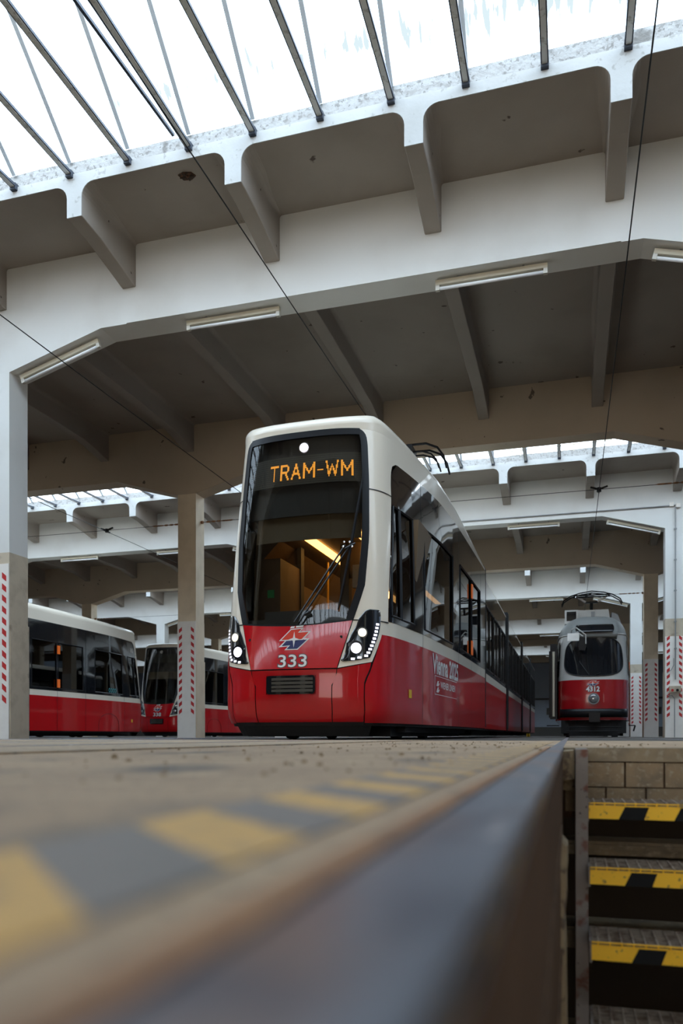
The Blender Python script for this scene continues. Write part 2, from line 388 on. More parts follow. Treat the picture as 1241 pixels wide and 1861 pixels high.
# raised pale paving of the neighbouring track
p = MB(); p.box(-4.45, -1.43, -8, 8, 0, .006)
tag(p.build('trim_1', M['pave']), 'pale raised paving strip under the lit red and white tram', 'paving', kind='structure')
p = MB(); p.box(-7.7, -4.6, -8, 8, 0, .006)
tag(p.build('trim_2', M['pave']), 'pale paving strip of the empty track left of the lit tram', 'paving', kind='structure')

# beams
def beam_mesh():
    pts = []
    for (a, b) in BAYS:
        a0, b0 = a+CW/2, b-CW/2
        pts += [(a0, ZH), (a0+1.55, ZF), (b0-1.55, ZF), (b0, ZH)]
    pts = [(XL, ZH)]+pts+[(XR, ZH)]
    m = MB(); n = len(pts)
    for (xa, za), (xb, zb) in zip(pts, pts[1:]):
        m.add([(xa, 0, za), (xb, 0, zb), (xb, 0, ZS+.05), (xa, 0, ZS+.05), (xa, FT, za), (xb, FT, zb), (xb, FT, ZS+.05), (xa, FT, ZS+.05)],
              [(0, 1, 2, 3), (7, 6, 5, 4), (4, 5, 1, 0)])
    me = m.mesh('beam', M['beam'])
    bm = bmesh.new(); bm.from_mesh(me); bmesh.ops.remove_doubles(bm, verts=bm.verts, dist=.0005); bm.to_mesh(me); bm.free()
    return me
bmesh_ = beam_mesh()
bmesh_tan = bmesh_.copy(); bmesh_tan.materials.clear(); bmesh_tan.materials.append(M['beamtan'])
lipm = MB(); lipm.box(-6.0, .58, -.028, .0, ZF-.005, ZF+.05)
lip_me = lipm.mesh('edge_strip', M['beam'])
for i in range(-4, 10):
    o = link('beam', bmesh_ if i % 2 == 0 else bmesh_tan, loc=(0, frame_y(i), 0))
    where = ['nearest the street wall', 'second from the street wall', 'behind the camera under the roof', 'just above the camera', 'nearest in view, holding the big skylight', 'second in view, dark side towards the front'][i+4] if i < 2 else '%s in view, counted from the front' % ORD[i]
    tag(o, 'white painted concrete cross beam, %s' % where, 'beam', kind='structure')
    if i % 2 == 0 and i >= 0: link('edge_strip', lip_me, o)

# roof slabs with ribs and curbs
RIBW, RR = 0.21, 0.17
def rib_mesh():
    L = FSP+FT+2*OV
    ys = [(0, 6.56), (.42, 6.53), (.8, 6.46), (1.24, 6.37), (1.27+FT+.03, 6.37), (1.27+FT+.5, 6.46), (1.27+FT+.95, 6.53), (L/2, 6.55)]
    ys = ys+[(L-y, z) for y, z in ys[:-1]][::-1]
    m = MB(); hw = RIBW/2; prof = None; rows = []
    for y, zb in ys:
        row = []; dd = min(y, L-y); RR = .17 if dd < .3 else (.17-.13*min(1, (dd-.3)/.75) if dd < 1.3 else .04+.04*min(1, (dd-1.3)/1.5))
        for k in range(7):
            a = PI/2*k/6
            row.append((-hw-RR+RR*math.sin(a), y, ZS-RR+RR*math.cos(a)+.002))
        row += [(-hw, y, zb+.008), (-hw+.008, y, zb), (hw-.008, y, zb), (hw, y, zb+.008)]
        for k in range(6, -1, -1):
            a = PI/2*k/6
            row.append((hw+RR-RR*math.sin(a), y, ZS-RR+RR*math.cos(a)+.002))
        rows.append(row)
    n = len(rows[0]); vs = [p for r in rows for p in r]; fs = []
    for j in range(len(rows)-1):
        for k in range(n-1):
            fs.append((j*n+k, j*n+k+1, (j+1)*n+k+1, (j+1)*n+k))
    fs.append(tuple(range(n))); fs.append(tuple((len(rows)-1)*n+k for k in range(n))[::-1])
    m.add(vs, fs)
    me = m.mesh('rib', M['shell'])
    bm = bmesh.new(); bm.from_mesh(me); bmesh.ops.recalc_face_normals(bm, faces=bm.faces); bm.to_mesh(me); bm.free()
    return me
rib_me = rib_mesh()
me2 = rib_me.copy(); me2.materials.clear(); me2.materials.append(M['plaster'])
RIBX = [2.67-2.16*k for k in range(-5, 21) if XL < 2.67-2.16*k < XR-.3]
for u in (-2, -1, 0, 1, 2, 3, 4):
    y0 = frame_y(2*u)-OV; y1 = frame_y(2*u+1)+FT+OV
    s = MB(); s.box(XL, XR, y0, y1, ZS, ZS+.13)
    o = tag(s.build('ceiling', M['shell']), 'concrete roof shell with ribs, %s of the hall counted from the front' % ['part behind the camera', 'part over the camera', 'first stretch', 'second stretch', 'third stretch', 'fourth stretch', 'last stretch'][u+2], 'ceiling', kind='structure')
    for x in RIBX:
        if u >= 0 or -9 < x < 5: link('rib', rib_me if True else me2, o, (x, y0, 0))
    # white painted edge (front face of the shell and ribs) and the rough curb above it
    e = MB()
    for (ya, yb) in ((y0-.012, y0), (y1, y1+.012)):
        e.box(XL, XR, ya, yb, ZS+.001, ZS+.13)
        for x in RIBX:
            hw = RIBW/2; R_ = RR; poly = []
            for k in range(7):
                a = PI/2*k/6; poly.append((x-hw-R_+R_*math.sin(a), ZS-R_+R_*math.cos(a)+.001))
            poly += [(x-hw, 6.56), (x+hw, 6.56)]
            for k in range(6, -1, -1):
                a = PI/2*k/6; poly.append((x+hw+R_-R_*math.sin(a), ZS-R_+R_*math.cos(a)+.001))
            e.prism(poly, 'y', ya, yb)
    e.build('painted_edge', M['edge'], o, fix=True)
    c = MB()
    rng = random.Random(u+6)
    for (ya, yb) in ((y0+.012, y0+.15), (y1-.15, y1-.012)):
        xs = XL; zt = 7.27
        while xs < XR:
            w = rng.uniform(.5, 1.4); z2 = 7.27+rng.uniform(-.018, .012)
            xe = min(XR, xs+w)
            c.add([(xs, ya, ZS+.125), (xe, ya, ZS+.125), (xe, ya, z2), (xs, ya, zt), (xs, yb, ZS+.125), (xe, yb, ZS+.125), (xe, yb, z2), (xs, yb, zt)],
                  [(0, 1, 2, 3), (7, 6, 5, 4), (3, 2, 6, 7)])
            xs = xe; zt = z2
    c.build('curb', M['curb'], o)
    if u == 0:   # rusty hole with bare reinforcement in one coffer
        h = MB(); h.prism([(-.10, -.05), (-.02, -.075), (.08, -.05), (.11, .02), (.03, .07), (-.07, .05)], 'z', ZS-.012, ZS+.01)
        h.bar((-.09, -.01, ZS-.02), (.1, .0, ZS-.018), .012, .012); h.bar((0, -.07, ZS-.025), (.01, .06, ZS-.02), .012, .012)
        h.build('rusty_hole', M['rusthole'], o, loc=(-4.54, 8.78, 0))

# skylights: ties, glazing bars, panes
SL = math.radians(40)
half = 3.1/2; LEN = (half)/math.cos(SL)
tie = MB()
tie.bar((-.034, 0, 0), (-.034, 3.1, 0), .013, .032); tie.bar((.034, 0, 0), (.034, 3.1, 0), .013, .032)
tie.box(-.041, .041, 3.04, 3.12, -.05, .03)
tie.cur = 1; tie.bar((0, 0, -.012), (0, 3.1, -.012), .054, .02)
tie_me = tie.mesh('tie_bar', [M['darksteel'], M['palesteel']])
gb = MB()
gb.box(-.026, .026, 0, LEN, -.045, .012)
gb_me = gb.mesh('glazing_bar', M['zinc'])
pn = MB(); pn.add([(-.395, .0, .016), (.395, .0, .016), (.395, LEN, .016), (-.395, LEN, .016)], [(0, 1, 2, 3)])
pn_me = pn.mesh('pane', M['skyglass'])
BX = [.575-.825*k for k in range(-16, 53)]
for gi, (ga, gb_) in enumerate(GAPS):
    y1 = gb_; y0 = y1-3.1
    names = ['behind the camera', 'large, across the top of the picture', 'seen beyond the second beam', 'third in view', 'fourth in view', 'farthest back']
    W = tag(empty('window_%d' % (gi+1), (0, y0, 0)), 'gabled rooflight of steel bars and dirty glass, %s' % names[gi], 'skylight', kind='structure')
    near = gi in (1, 2)
    rest = MB(); restg = MB()
    lo, hi = (-13, 4) if gi == 1 else (-16, 9.5)
    ends = MB()
    for x in BX:
        ind = near and lo < x < hi
        if not (XL < x < XR): continue
        link('tie_bar', tie_me, W, (x, 0, 7.10)) if ind else rest.bar((x, 0, 7.1), (x, 3.1, 7.1), .075, .08)
        for sd in (0, 1):
            yy = 0 if sd == 0 else 3.1; sg = 1 if sd == 0 else -1
            pz = 7.27
            if ind:
                a = link('glazing_bar', gb_me, W, (x, yy, pz)); a.rotation_euler = (SL, 0, 0) if sd == 0 else (SL, 0, PI)
                b = link('pane', pn_me, W, (x+.4125, yy, pz)); b.rotation_euler = a.rotation_euler
            else:
                rest.bar((x, yy, pz), (x, 1.55, pz+half*math.tan(SL)), .036, .08)
                restg.add([(x+.02, yy, pz+.02), (x+.8, yy, pz+.02), (x+.8, 1.55, pz+.02+half*math.tan(SL)), (x+.02, 1.55, pz+.02+half*math.tan(SL))], [(0, 1, 2, 3)])
    rest.build('far_bars', M['steel'], W)['kind'] = 'stuff'
    restg.build('far_glazing', M['skyglass'], W)['kind'] = 'stuff'
    rd = MB(); rd.box(XL, XR, 1.51, 1.59, 8.50, 8.64); rd.build('ridge', M['zinc'], W)
    if gi == 1:
        q = MB(); q.bar((-4.86, 0.3, 7.5), (-4.56, 3.04, 7.25), .035, .035); q.build('loose_rod', M['darksteel'], W)
    if gi == 2:
        q = MB(); q.bar((-1.6, 3.0, 7.34), (1.0, 3.0, 7.38), .03, .03); q.bar((.1, 3.0, 7.2), (.1, 3.0, 7.5), .02, .02); q.bar((-1.2, 3.0, 7.2), (-1.2, 3.0, 7.5), .02, .02)
        q.build('conduit_rail', M['cream'], W)

# walls
w = MB(); w.box(XL, XR, YE, YE+.3, .75, 8)
o = tag(w.build('wall_back', M['endwall']), 'pale blue-white wall at the far end of the hall', 'wall', kind='structure')
w = MB(); w.box(XL, XR, YE-.08, YE+.3, 0, .75); tag(w.build('baseboard_back', M['plinth']), 'dark plinth along the foot of the far wall', 'plinth', kind='structure')
w = MB(); w.box(XL, XR, YE-.12, YE-.02, 2.95, 3.1); w.build('pipe', M['plinth'], o)
w = MB()
for x in (-1.8, 5.2, 9.4): w.box(x, x+1.7, YE-.05, YE-.0, 1.75, 2.3)
w.build('vent_window', M['plinth'], o)
w = MB(); w.box(XL-.3, XL, -16, YE, 0, 8); tag(w.build('wall_left', M['endwall']), 'far left side wall of the hall behind the parked trams', 'wall', kind='structure')
w = MB(); w.box(XR, XR+.3, -16, YE, 0, 8); tag(w.build('wall_right', M['endwall']), 'right side wall of the hall, outside the picture', 'wall', kind='structure')
w = MB()
w.box(XL, XR, -16.0, -15.67, 5.0, 8)
for (a, b) in BAYS: w.box(a-.5, a+.5, -16.0, -15.67, 0, 5.0)
tag(w.build('wall_front', M['endwall']), 'street wall with tram gates behind the camera', 'wall', kind='structure')

gn = 0
for (a, b) in BAYS:
    for k in range(3):
        x0 = a+.5+k*(BAY-1)/3; x1 = x0+(BAY-1)/3
        if (a, b) == BAYS[3]: continue        # the gates of this bay stand open
        gn += 1
        w = MB(); w.box(x0, x1, -15.9, -15.8, 0, 5.0)
        g = tag(w.build('door_%d' % gn, M['plinth']), 'closed dark folding gate in the street wall behind the camera, %s from the left' % ('number %d' % gn), 'gate', kind='structure')
# columns
def column(x, i, dado_z, board_z, kind, label, marks=True):
    y = frame_y(i); h = CW/2
    root = tag(empty('column', (x, y, 0)), label, 'column', kind='structure')
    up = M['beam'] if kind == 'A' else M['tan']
    m = MB(); m.box(-h, h, 0, FT, dado_z, ZH); m.build('shaft', up, root)
    m = MB(); c = .012; m.prism([(-h-.004, -.004), (h+.004, -.004), (h+.004, FT+.004), (-h-.004, FT+.004)], 'z', 0, dado_z)
    m.box(-h-.016, h+.016, .01, FT+.016, 0, 1.72)
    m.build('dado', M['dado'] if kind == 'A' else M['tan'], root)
    m = MB(); m.box(-h-.003, h+.003, -.02, -.004, 0, board_z)
    m.build('white_board', M['board'], root)
    if marks:
        m = MB(); z = .52; pw = .075; n = 0
        while z < board_z-.1:
            for s in (-1, 1):
                xa = s*(h-.035); xb = s*(h-.035-pw)
                dz = .06
                # slanting bars climbing towards the column centre line on the left, outwards on the right
                m.add([(xa, -.0225, z), (xb, -.0225, z+dz), (xb, -.0225, z+dz+.085), (xa, -.0225, z+.085)], [(0, 1, 2, 3) if s < 0 else (3, 2, 1, 0)])
            z += .165
        m.build('hazard_marks', M['hazred'], root)
    return root
XA, XB, XC_ = CX0-BAY, CX0, CX0-2*BAY
column(XA, 0, 2.77, 2.60, 'A', 'white column with red hazard marks cut by the left picture edge')
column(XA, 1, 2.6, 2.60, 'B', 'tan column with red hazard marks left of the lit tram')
column(XA, 2, 3.0, 2.60, 'A', 'column whose foot shows under the belly of the lit tram')
column(XB, 2, 3.08, 2.62, 'A', 'white column with switch box and pipe at the right picture edge')
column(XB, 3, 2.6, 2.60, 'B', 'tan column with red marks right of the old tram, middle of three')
column(XB, 4, 2.95, 2.60, 'A', 'bluish white column directly right of the old tram')
column(XB, 5, 2.6, 2.6, 'B', 'tan column hidden behind the white one beside the old tram')
for i in (6, 7, 8): column(XB, i, 2.9, 2.6, 'AB'[i % 2], 'far column on the right column line, %s from the front' % ORD[i], False)
for i in (3, 4, 5, 6, 7, 8): column(XA, i, 2.9, 2.6, 'AB'[i % 2], 'far column on the left column line, %s from the front' % ORD[i], False)
for i in range(0, 9): column(XC_, i, 2.9, 2.6, 'AB'[i % 2], 'column in the dark left bay, %s from the front' % ORD[i], False)
for i in (-4, -3, -2, -1):
    for x, nm in ((XA, 'left'), (XB, 'right')): column(x, i, 2.9, 2.6, 'AB'[i % 2], 'column %s of the camera in the %s row from the street wall' % (nm, ORD[i+4]), False)

# tubes under the skylit beams
def fixture():
    root = empty('tube_light')
    m = MB(); m.prism([(-.035, 0), (.035, 0), (.028, -.055), (-.028, -.055)], 'x', -.69, .69); m.build('housing', M['cream'], root, fix=True)
    m = MB(); m.tube([(-.64, 0, -.095), (.64, 0, -.095)], .021, 10); m.build('tube', M['tube'], root, smooth=True)
    for s in (-1, 1):
        m = MB(); m.box(min(s*.69, s*.64), max(s*.69, s*.64), -.024, .024, -.122, -.05); m.build('lamp_holder', M['cap'], root)
    for s in (-.4, .4):
        m = MB(); m.tube([(s, 0, .0), (s, 0, .03)], .015, 6); m.build('hanger', M['lamphousing'], root)
    return root
fx0 = fixture(); first = True
SLOPE = math.atan2(ZF-ZH, 1.55)
for i in (0, 2, 4, 6, 8):
    for bi, (a, b) in enumerate(BAYS[2:]):
        for j, (off, ang, z) in enumerate(((.97, -SLOPE, None), (3.75, 0, ZF-.03), (7.25, 0, ZF-.03), (BAY-.97, SLOPE, None))):
            if i == 0 and (bi == 0 or (bi == 2 and j > 0)): continue
            if bi == 2 and j > 1: continue
            f = fx0 if first else copy_tree(fx0); first = False
            if z is None:
                d = off if off < 5 else BAY-off
                z = ZH+(d-CW/2)*math.tan(SLOPE)-.03
            f.location = (a+off, frame_y(i)+.15, z); f.rotation_euler = (0, ang, 0)
            bay = ['dark left bay', 'middle bay', 'right-hand bay'][bi]
            pl = ['on the left haunch', 'left of centre', 'right of centre', 'on the right haunch'][j]
            tag(f, 'unlit tube light %s in the %s under the %s beam' % (pl, bay, ORD[i]), 'light fixture', 'tube lights under the beams')

# overhead line
TRK = [(.55, 'over the old tram track'), (-2.85, 'over the lit tram'), (-6.2, 'over the empty track, crossing the upper left'), (-10.4, 'over the dark left bay')]
for x, nm in TRK:
    m = MB(); pts = [(x-(.013*max(0, 16-(-15.5+k*3.6)) if x == -2.85 else 0), -15.5+k*3.6, 4.84-.03*abs(math.sin(k*1.1))) for k in range(0, 23)]
    m.tube(pts, .0065, 6)
    tag(m.build('contact_wire', M['wire']), 'thin black contact wire %s' % nm, 'wire', 'tram contact wires')
for si, y in enumerate((frame_y(1)+.46, frame_y(3)+.46, frame_y(5)+.46)):
    for bi, (a, b) in enumerate(((XC_, XA), (XA, XB))):
        root = tag(empty('span_wire', (a+CW/2, y-.2, 4.86)), 'cross span wire in the %s bay behind the %s beam' % (['dark left', 'middle'][bi], ORD[2*si+1]), 'wire', 'cross span wires')
        Lx = b-a-CW
        m = MB()
        m.tube([(0, 0, 0), (.25, 0, -.004), (Lx/2, 0, .0), (Lx-.25, 0, -.004), (Lx, 0, 0)], .0055, 6)
        m.build('cable', M['wire'], root)
        for s in (0, 1):
            xa = 0 if s == 0 else Lx; sg = 1 if s == 0 else -1
            m = MB(); m.tube([(xa, 0, 0), (xa+sg*.05, 0, 0)], .035, 8); m.tube([(xa, 0, 0), (xa+sg*.8, 0, 0)], .006, 6)
            for q in range(3): m.tube([(xa+sg*(.12+q*.13), 0, 0), (xa+sg*(.15+q*.13), 0, 0), (xa+sg*(.20+q*.13), 0, 0), (xa+sg*(.23+q*.13), 0, 0)], [.008, .02, .02, .008], 8)
            m.tube([(xa+sg*.5, 0, 0), (xa+sg*.53, 0, 0), (xa+sg*.75, 0, 0), (xa+sg*.78, 0, 0)], [.006, .016, .016, .006], 8)
            m.build('tensioner', M['rust'], root)['kind'] = 'stuff'
        for x, nm in TRK:
            if a < x < b:
                m = MB(); xx = x-(a+CW/2)
                m.bar((xx-.16, 0, .05), (xx, 0, .0), .03, .03); m.bar((xx+.16, 0, .05), (xx, 0, 0), .03, .03)
                m.tube([(xx, 0, .03), (xx, 0, -.05)], .045, 8); m.bar((xx, -.12, -.03), (xx, .12, -.03), .02, .03)
                m.build('wire_clamp', M['wire'], root)

# conduit and switch box on the right column
yb = frame_y(2)
root = tag(empty('conduit', (0, yb, 0)), 'grey conduit with junction box along the second skylit beam and down the column', 'conduit')
m = MB(); m.tube([(-7.9, -.03, 6.0), (2.35, -.03, 6.0)], .016, 8); m.tube([(2.35, -.03, 6.0), (2.62, -.03, 6.0)], .016, 8)
m.build('horizontal_pipe', M['lamphousing'], root)
m = MB(); m.tube([(2.62, -.045, 5.95), (2.62, -.045, 1.5)], .016, 8)
for z in (5.4, 4.6, 3.8, 3.0, 2.3): m.box(2.59, 2.65, -.065, -.0, z-.015, z+.015)
m.build('drop_pipe', M['lamphousing'], root)
m = MB(); m.box(2.48, 2.58, -.07, 0, 5.98, 6.08); m.box(2.64, 2.74, -.07, 0, 5.94, 6.04); m.build('junction_box', M['board'], root)
root = tag(empty('switch_box', (2.6, yb-.02, 1.25)), 'small tan switch box with red and dark buttons on the right column', 'switch')
m = MB(); m.box(-.13, .15, -.1, 0, -.08, .08); m.build('box', M['dado'], root)
m = MB(); m.disc((-.06, -.1, -.03), (0, -1, 0), .035, .02, 12); m.build('red_button', M['hazred'], root)
m = MB(); m.disc((.06, -.1, -.03), (0, -1, 0), .035, .02, 12); m.build('dark_button', M['satin'], root)
m = MB(); m.tube([(-.16, -.02, -.16), (-.05, -.03, -.17), (.0, -.03, -.25), (.0, -.03, -1.24)], .011, 6); m.build('lower_pipe', M['lamphousing'], root)
m = MB(); m.tube([(-.18, -.02, .42), (-.08, -.03, .5), (-.02, -.03, .62), (-.02, -.03, .8)], .009, 6); m.build('short_pipe', M['lamphousing'], root)
root = tag(empty('hydrant', (-2.05+.05, 40.5, 0)), 'small yellow hydrant post standing beyond the tail of the lit tram', 'hydrant')
m = MB(); m.tube([(0, 0, 0), (0, 0, .3)], .09, 10); m.build('post', M['yellow'], root)
m = MB(); m.tube([(0, 0, .3), (0, 0, .36), (0, 0, .5), (0, 0, .56)], [.1, .2, .2, .08], 10); m.build('head', M['satin'], root)

# running rails of the tracks
def rail(x, y0, y1, label, parent=None, z=.004, w=.056):
    m = MB(); m.prism([(x-w/2, -.06), (x+w/2, -.06), (x+w/2, z-.004), (x+w/2-.006, z), (x-w/2+.006, z), (x-w/2, z-.004)], 'y', y0, y1)
    m.prism([(x+w/2+.0, -.05), (x+w/2+.045, -.05), (x+w/2+.045, z-.006), (x+w/2+.038, z-.006), (x+w/2+.038, -.03), (x+w/2, -.03)], 'y', y0, y1)
    return tag(m.build('rail', M['rail'], fix=True), label, 'rail', 'embedded tram rails')
for x, nm in ((-2.9-.72, 'left rail under the lit tram'), (-2.9+.66, 'right rail under the lit tram'), (-6.2-.72, 'left rail of the empty track'), (-6.2+.66, 'right rail of the empty track')):
    rail(x, -8, 60, 'worn embedded steel rail, '+nm, z=.008)
rail(.65+.69, PY1+.02, 60, 'embedded steel rail continuing from the pit under the old tram, right one')

# ================================================================== MODERN TRAM (nose surface as a function of arc length u and height z)
# ---- tram nose surface (local: x right, y rearwards from the tip, z up)
PL=[(0,0),(.25,.006),(.45,.025),(.62,.065),(.77,.13),(.88,.23),(.955,.38),(1.0,.58),(1.035,.88),(1.07,1.2),(1.11,1.7),(1.15,2.4),(1.18,3.2),(1.2,4.2),(1.2,7.3)]
def cr(p0,p1,p2,p3,t):
    return tuple(.5*((2*b)+(-a+c)*t+(2*a-5*b+4*c-d)*t*t+(-a+3*b-3*c+d)*t**3) for a,b,c,d in zip(p0,p1,p2,p3))
_T=[]
def _mk():
    P=[(-PL[1][0],PL[1][1])]+PL+[(1.2,9)]
    s=0;last=None
    for i in range(1,len(P)-2):
        for k in range(12):
            q=cr(P[i-1],P[i],P[i+1],P[i+2],k/12)
            if last: s+=math.dist(q,last)
            _T.append((s,q[0],q[1])); last=q
    q=PL[-1]; s+=math.dist(q,last); _T.append((s,)+q)
_mk()
UEND=_T[-1][0]
def plan(u):
    a=abs(u); sg=1 if u>=0 else -1
    if a>=UEND: return (sg*1.2,7.3+a-UEND,sg,0)
    lo,hi=0,len(_T)-1
    while hi-lo>1:
        m=(lo+hi)//2
        if _T[m][0]<=a: lo=m
        else: hi=m
    t=(a-_T[lo][0])/(_T[hi][0]-_T[lo][0]+1e-9)
    x=_T[lo][1]+(_T[hi][1]-_T[lo][1])*t; y=_T[lo][2]+(_T[hi][2]-_T[lo][2])*t
    l2,h2=max(0,lo-3),min(len(_T)-1,hi+3)
    dx=_T[h2][1]-_T[l2][1]; dy=_T[h2][2]-_T[l2][2]
    if l2==0: dx=1;dy=_T[h2][2]*.3
    L=math.hypot(dx,dy)
    return (sg*x,y,sg*dy/L,-dx/L)      # outward normal
def interp(tab,z):
    if z<=tab[0][0]: return tab[0][1]
    for (a,b),(c,d) in zip(tab,tab[1:]):
        if z<=c: return b+(d-b)*(z-a)/(c-a)
    return tab[-1][1]
RK=[(.15,.10),(.25,.03),(.45,0),(.75,.01),(.78,.0),(1.3,.07),(3.5,.32)]
NW=[(.15,.04),(.3,.0),(1.3,0),(2.2,.04),(3.5,.13)]
def S(u,z,off=0):
    x,y,nx,ny=plan(u)
    f=max(0,1-y/2.2)
    x*=1-interp(NW,z)*max(0,1-y/2.6)
    return (x+nx*off,y+interp(RK,z)*f+ny*off,z)
def sm(t): t=min(1,max(0,t)); return t*t*(3-2*t)
R0=[(0,3.55),(.3,3.6),(1.0,3.56),(1.8,3.5),(4,3.41),(7,3.25),(9,3.22)]
R0A=list(R0)
def R(u,t,off=0):
    x,y,nx,ny=plan(u)
    r0=interp(R0,y); top=r0+.12+.08*sm((y-1)/5); ins=.14+.12*sm((y-1)/5)
    c=1-math.cos(t*math.pi/2); s=math.sin(t*math.pi/2)
    p=S(u,r0)
    i=-ins*c+off*math.cos(t*math.pi/2)
    return (p[0]+nx*i,p[1]+ny*i,r0+(top-r0)*s)

# windshield outline: half width (arc) by height
WS = [(1.31, .665), (1.50, .73), (1.70, .795), (2.28, .85), (2.9, .865), (3.3, .858), (3.38, .851), (3.42, .842), (3.45, .826), (3.475, .80), (3.49, .775), (3.50, .745)]
def zt(t): return 1.31+(ZTOP-1.31)*math.sin(t*PI/2)
def wso(z, inset=0.0):
    return interp(WS, z)-inset
ZTOP = 3.5
def surfaced(T, S_=S):
    return lambda u, z, off=0: T(S_(u, z, off))

def make_tram(label, number, yaw, lit, loc, rz=0, detail=True, tail_from=None, sides=(1, -1), rearend=False, n_modules=5, rise=0.0):
    R0[:] = R0A if not rise else [(0, 3.55), (1.8, 3.52), (7.5, 3.50)]
    WG = M['winglass'] if lit else M['winglass_dark']
    root = tag(empty('tram', loc, rz), label, 'tram')
    ca, sa = math.cos(yaw), math.sin(yaw)
    def T(p): return (p[0]*ca+p[1]*sa, -p[0]*sa+p[1]*ca, p[2])
    def G(name, f, nu, nv, m, parent=root, solid=0, mb=None):
        b = mb or MB(); b.grid(lambda s, t: T(f(s, t)), nu, nv)
        if mb is None: return b.build(name, m, parent, smooth=True, solid=solid)
    lerp = lambda a, b, t: a+(b-a)*t
    UE = UEND-.02
    # ---- dark skin underneath everything red
    b = MB()
    b.grid(lambda s, t: T(S(lerp(-UE, UE, s), lerp(.16, 1.31, t), -.02)), 120, 8)
    b.grid(lambda s, t: T(S(lerp(-UE, UE, s), .16, -.02-.9*t)), 60, 1)
    b.build('inner_skin', M['under'], root, smooth=False)
    # ---- white shell: pillars, header, roof, lamp surrounds, waist stripe
    w = MB()
    def ub(z): return interp([(1.31, 1.145), (1.6, 1.16), (2.78, 1.30), (3.0, 1.30), (3.12, 1.325), (3.19, 1.37), (3.225, 1.44), (3.238, 1.52)], z)
    for sg in (-1, 1):
        w.grid(lambda s, t: T(S(sg*lerp(wso(zt(t)), ub(zt(t)), s), zt(t))), 10, 26)
        # above the black band back to the gangway
        w.grid(lambda s, t: T(S(sg*lerp(1.36, UE, s), lerp(3.235, lerp(3.56, 3.25, sm(s*1.0)), 0) if t == 0 else lerp(3.235, interp(R0, plan(lerp(1.36, UE, s))[1]), t))), 40, 5)
        # waist stripe
        w.grid(lambda s, t: T(S(sg*lerp(1.03, UE, s), lerp(1.165, 1.325, t))), 40, 2)
        # lamp surround
        w.grid(lambda s, t: T(S(sg*lerp(lerp(.515, .665, t), lerp(.895, 1.03, min(1, t*1.5)), s), lerp(lerp(.785, 1.31, t), lerp(.855, 1.31, t), s))), 8, 10)
    w.grid(lambda s, t: T(S(lerp(-1.36, 1.36, s), lerp(ZTOP, interp(R0, plan(lerp(-1.36, 1.36, s))[1]), t))), 50, 3)
    w.grid(lambda s, t: T(R(lerp(-UE, UE, s), t)), 140, 8)
    # roof deck
    def deck(s, t):
        a = T(R(-lerp(0.02, UE, t), 1)); c = T(R(lerp(0.02, UE, t), 1)); return tuple(lerp(a[i], c[i], s) for i in range(3))
    w.grid(deck, 4, 60)
    w.build('white_shell', M['white'], root, smooth=True)
    # ---- red panels
    G('hood', lambda s, t: S(lerp(-1, 1, s)*lerp(.505, .655, t), lerp(.785, lerp(1.262, 1.312, abs(lerp(-1, 1, s))**2), t), .004), 24, 8, M['hoodred'])
    G('bumper', lambda s, t: S(lerp(-1, 1, s)*lerp(.445, .50, t) if t > .7 else lerp(-1, 1, s)*.445, lerp(.20, .772, t), .0), 18, 10, M['red'])
    for sg in (-1, 1):
        G('bumper_corner', lambda s, t: S(sg*lerp(lerp(.455, .51, sm((t-.65)/.35)), lerp(.80, .885, sm((t-.62)/.38)), s), lerp(lerp(.20, .772, t), lerp(.20, .845, t), s)), 10, 12, M['red'])
        G('side_skirt', lambda s, t: S(sg*(lerp(lerp(.812, .895, sm((t-.40)/.25)) if t < .62 else lerp(.895, 1.03, (t-.62)/.38), UE, s**1.5)), lerp(.19, 1.165, t), .0), 90, 14, M['red'])
    # ---- side window band
    zb = [1.325, 1.40, 2.70, 3.238]
    cols = [(1.16, 1.24, 0), (1.24, 1.52, 1), (1.52, 1.56, 0), (1.56, 2.03, 1), (2.03, 2.52, 0), (2.52, 4.22, 1), (4.22, 4.86, 0), (4.86, 6.05, 1), (6.05, 6.13, 0), (6.13, 7.2, 1), (7.2, UE, 0)]
    for sg in (-1, 1):
        fr = MB()
        for (a, c, isg) in cols:
            n = max(2, int((c-a)/.12))
            for (z0, z1, mid) in ((zb[0], zb[1], 0), (zb[1], zb[2], 1), (zb[2], zb[3], 0)):
                if mid and isg: continue
                def f(s, t, a=a, c=c, z0=z0, z1=z1):
                    z = lerp(z0, z1, t); u = lerp(a, c, s)
                    if a < 1.2: u = max(u, ub(z)) if s == 0 else max(u, ub(z)+.003)
                    elif u < ub(z): u = ub(z)
                    return S(sg*u, z, .004)
                fr.grid(lambda s, t, f=f: T(f(s, t)), n, 4)
        fr.build('window_band', M['gloss'], root, smooth=True)
        # raised frame mouldings round each pane
        for (a, c, isg) in cols:
            if not isg: continue
            n = max(2, int((c-a)/.1))
            if detail or sg == 1 or True:
                zt0 = 2.7
                G('window_pane', lambda s, t, a=a, c=c: S(sg*max(lerp(a, c, s), ub(lerp(1.4, 2.7, t))+.05), lerp(1.4, 2.7, t), -.012), n, 6, WG)
                mo = MB()
                def uu(u, z): return sg*max(u, ub(z)+.045)
                k = 10
                mo.tube([T(S(uu(a, lerp(1.4, 2.7, q/k)), lerp(1.4, 2.7, q/k), .004)) for q in range(k+1)], .014, 4)
                mo.tube([T(S(uu(c, lerp(1.4, 2.7, q/k)), lerp(1.4, 2.7, q/k), .004)) for q in range(k+1)], .014, 4)
                for z in (1.4, 2.7): mo.tube([T(S(uu(lerp(a, c, q/n), z), z, .004)) for q in range(n+1)], .016, 4)
                mo.build('pane_frame', M['satin'], root)
        # seams, corner lamp, stickers
        se = MB()
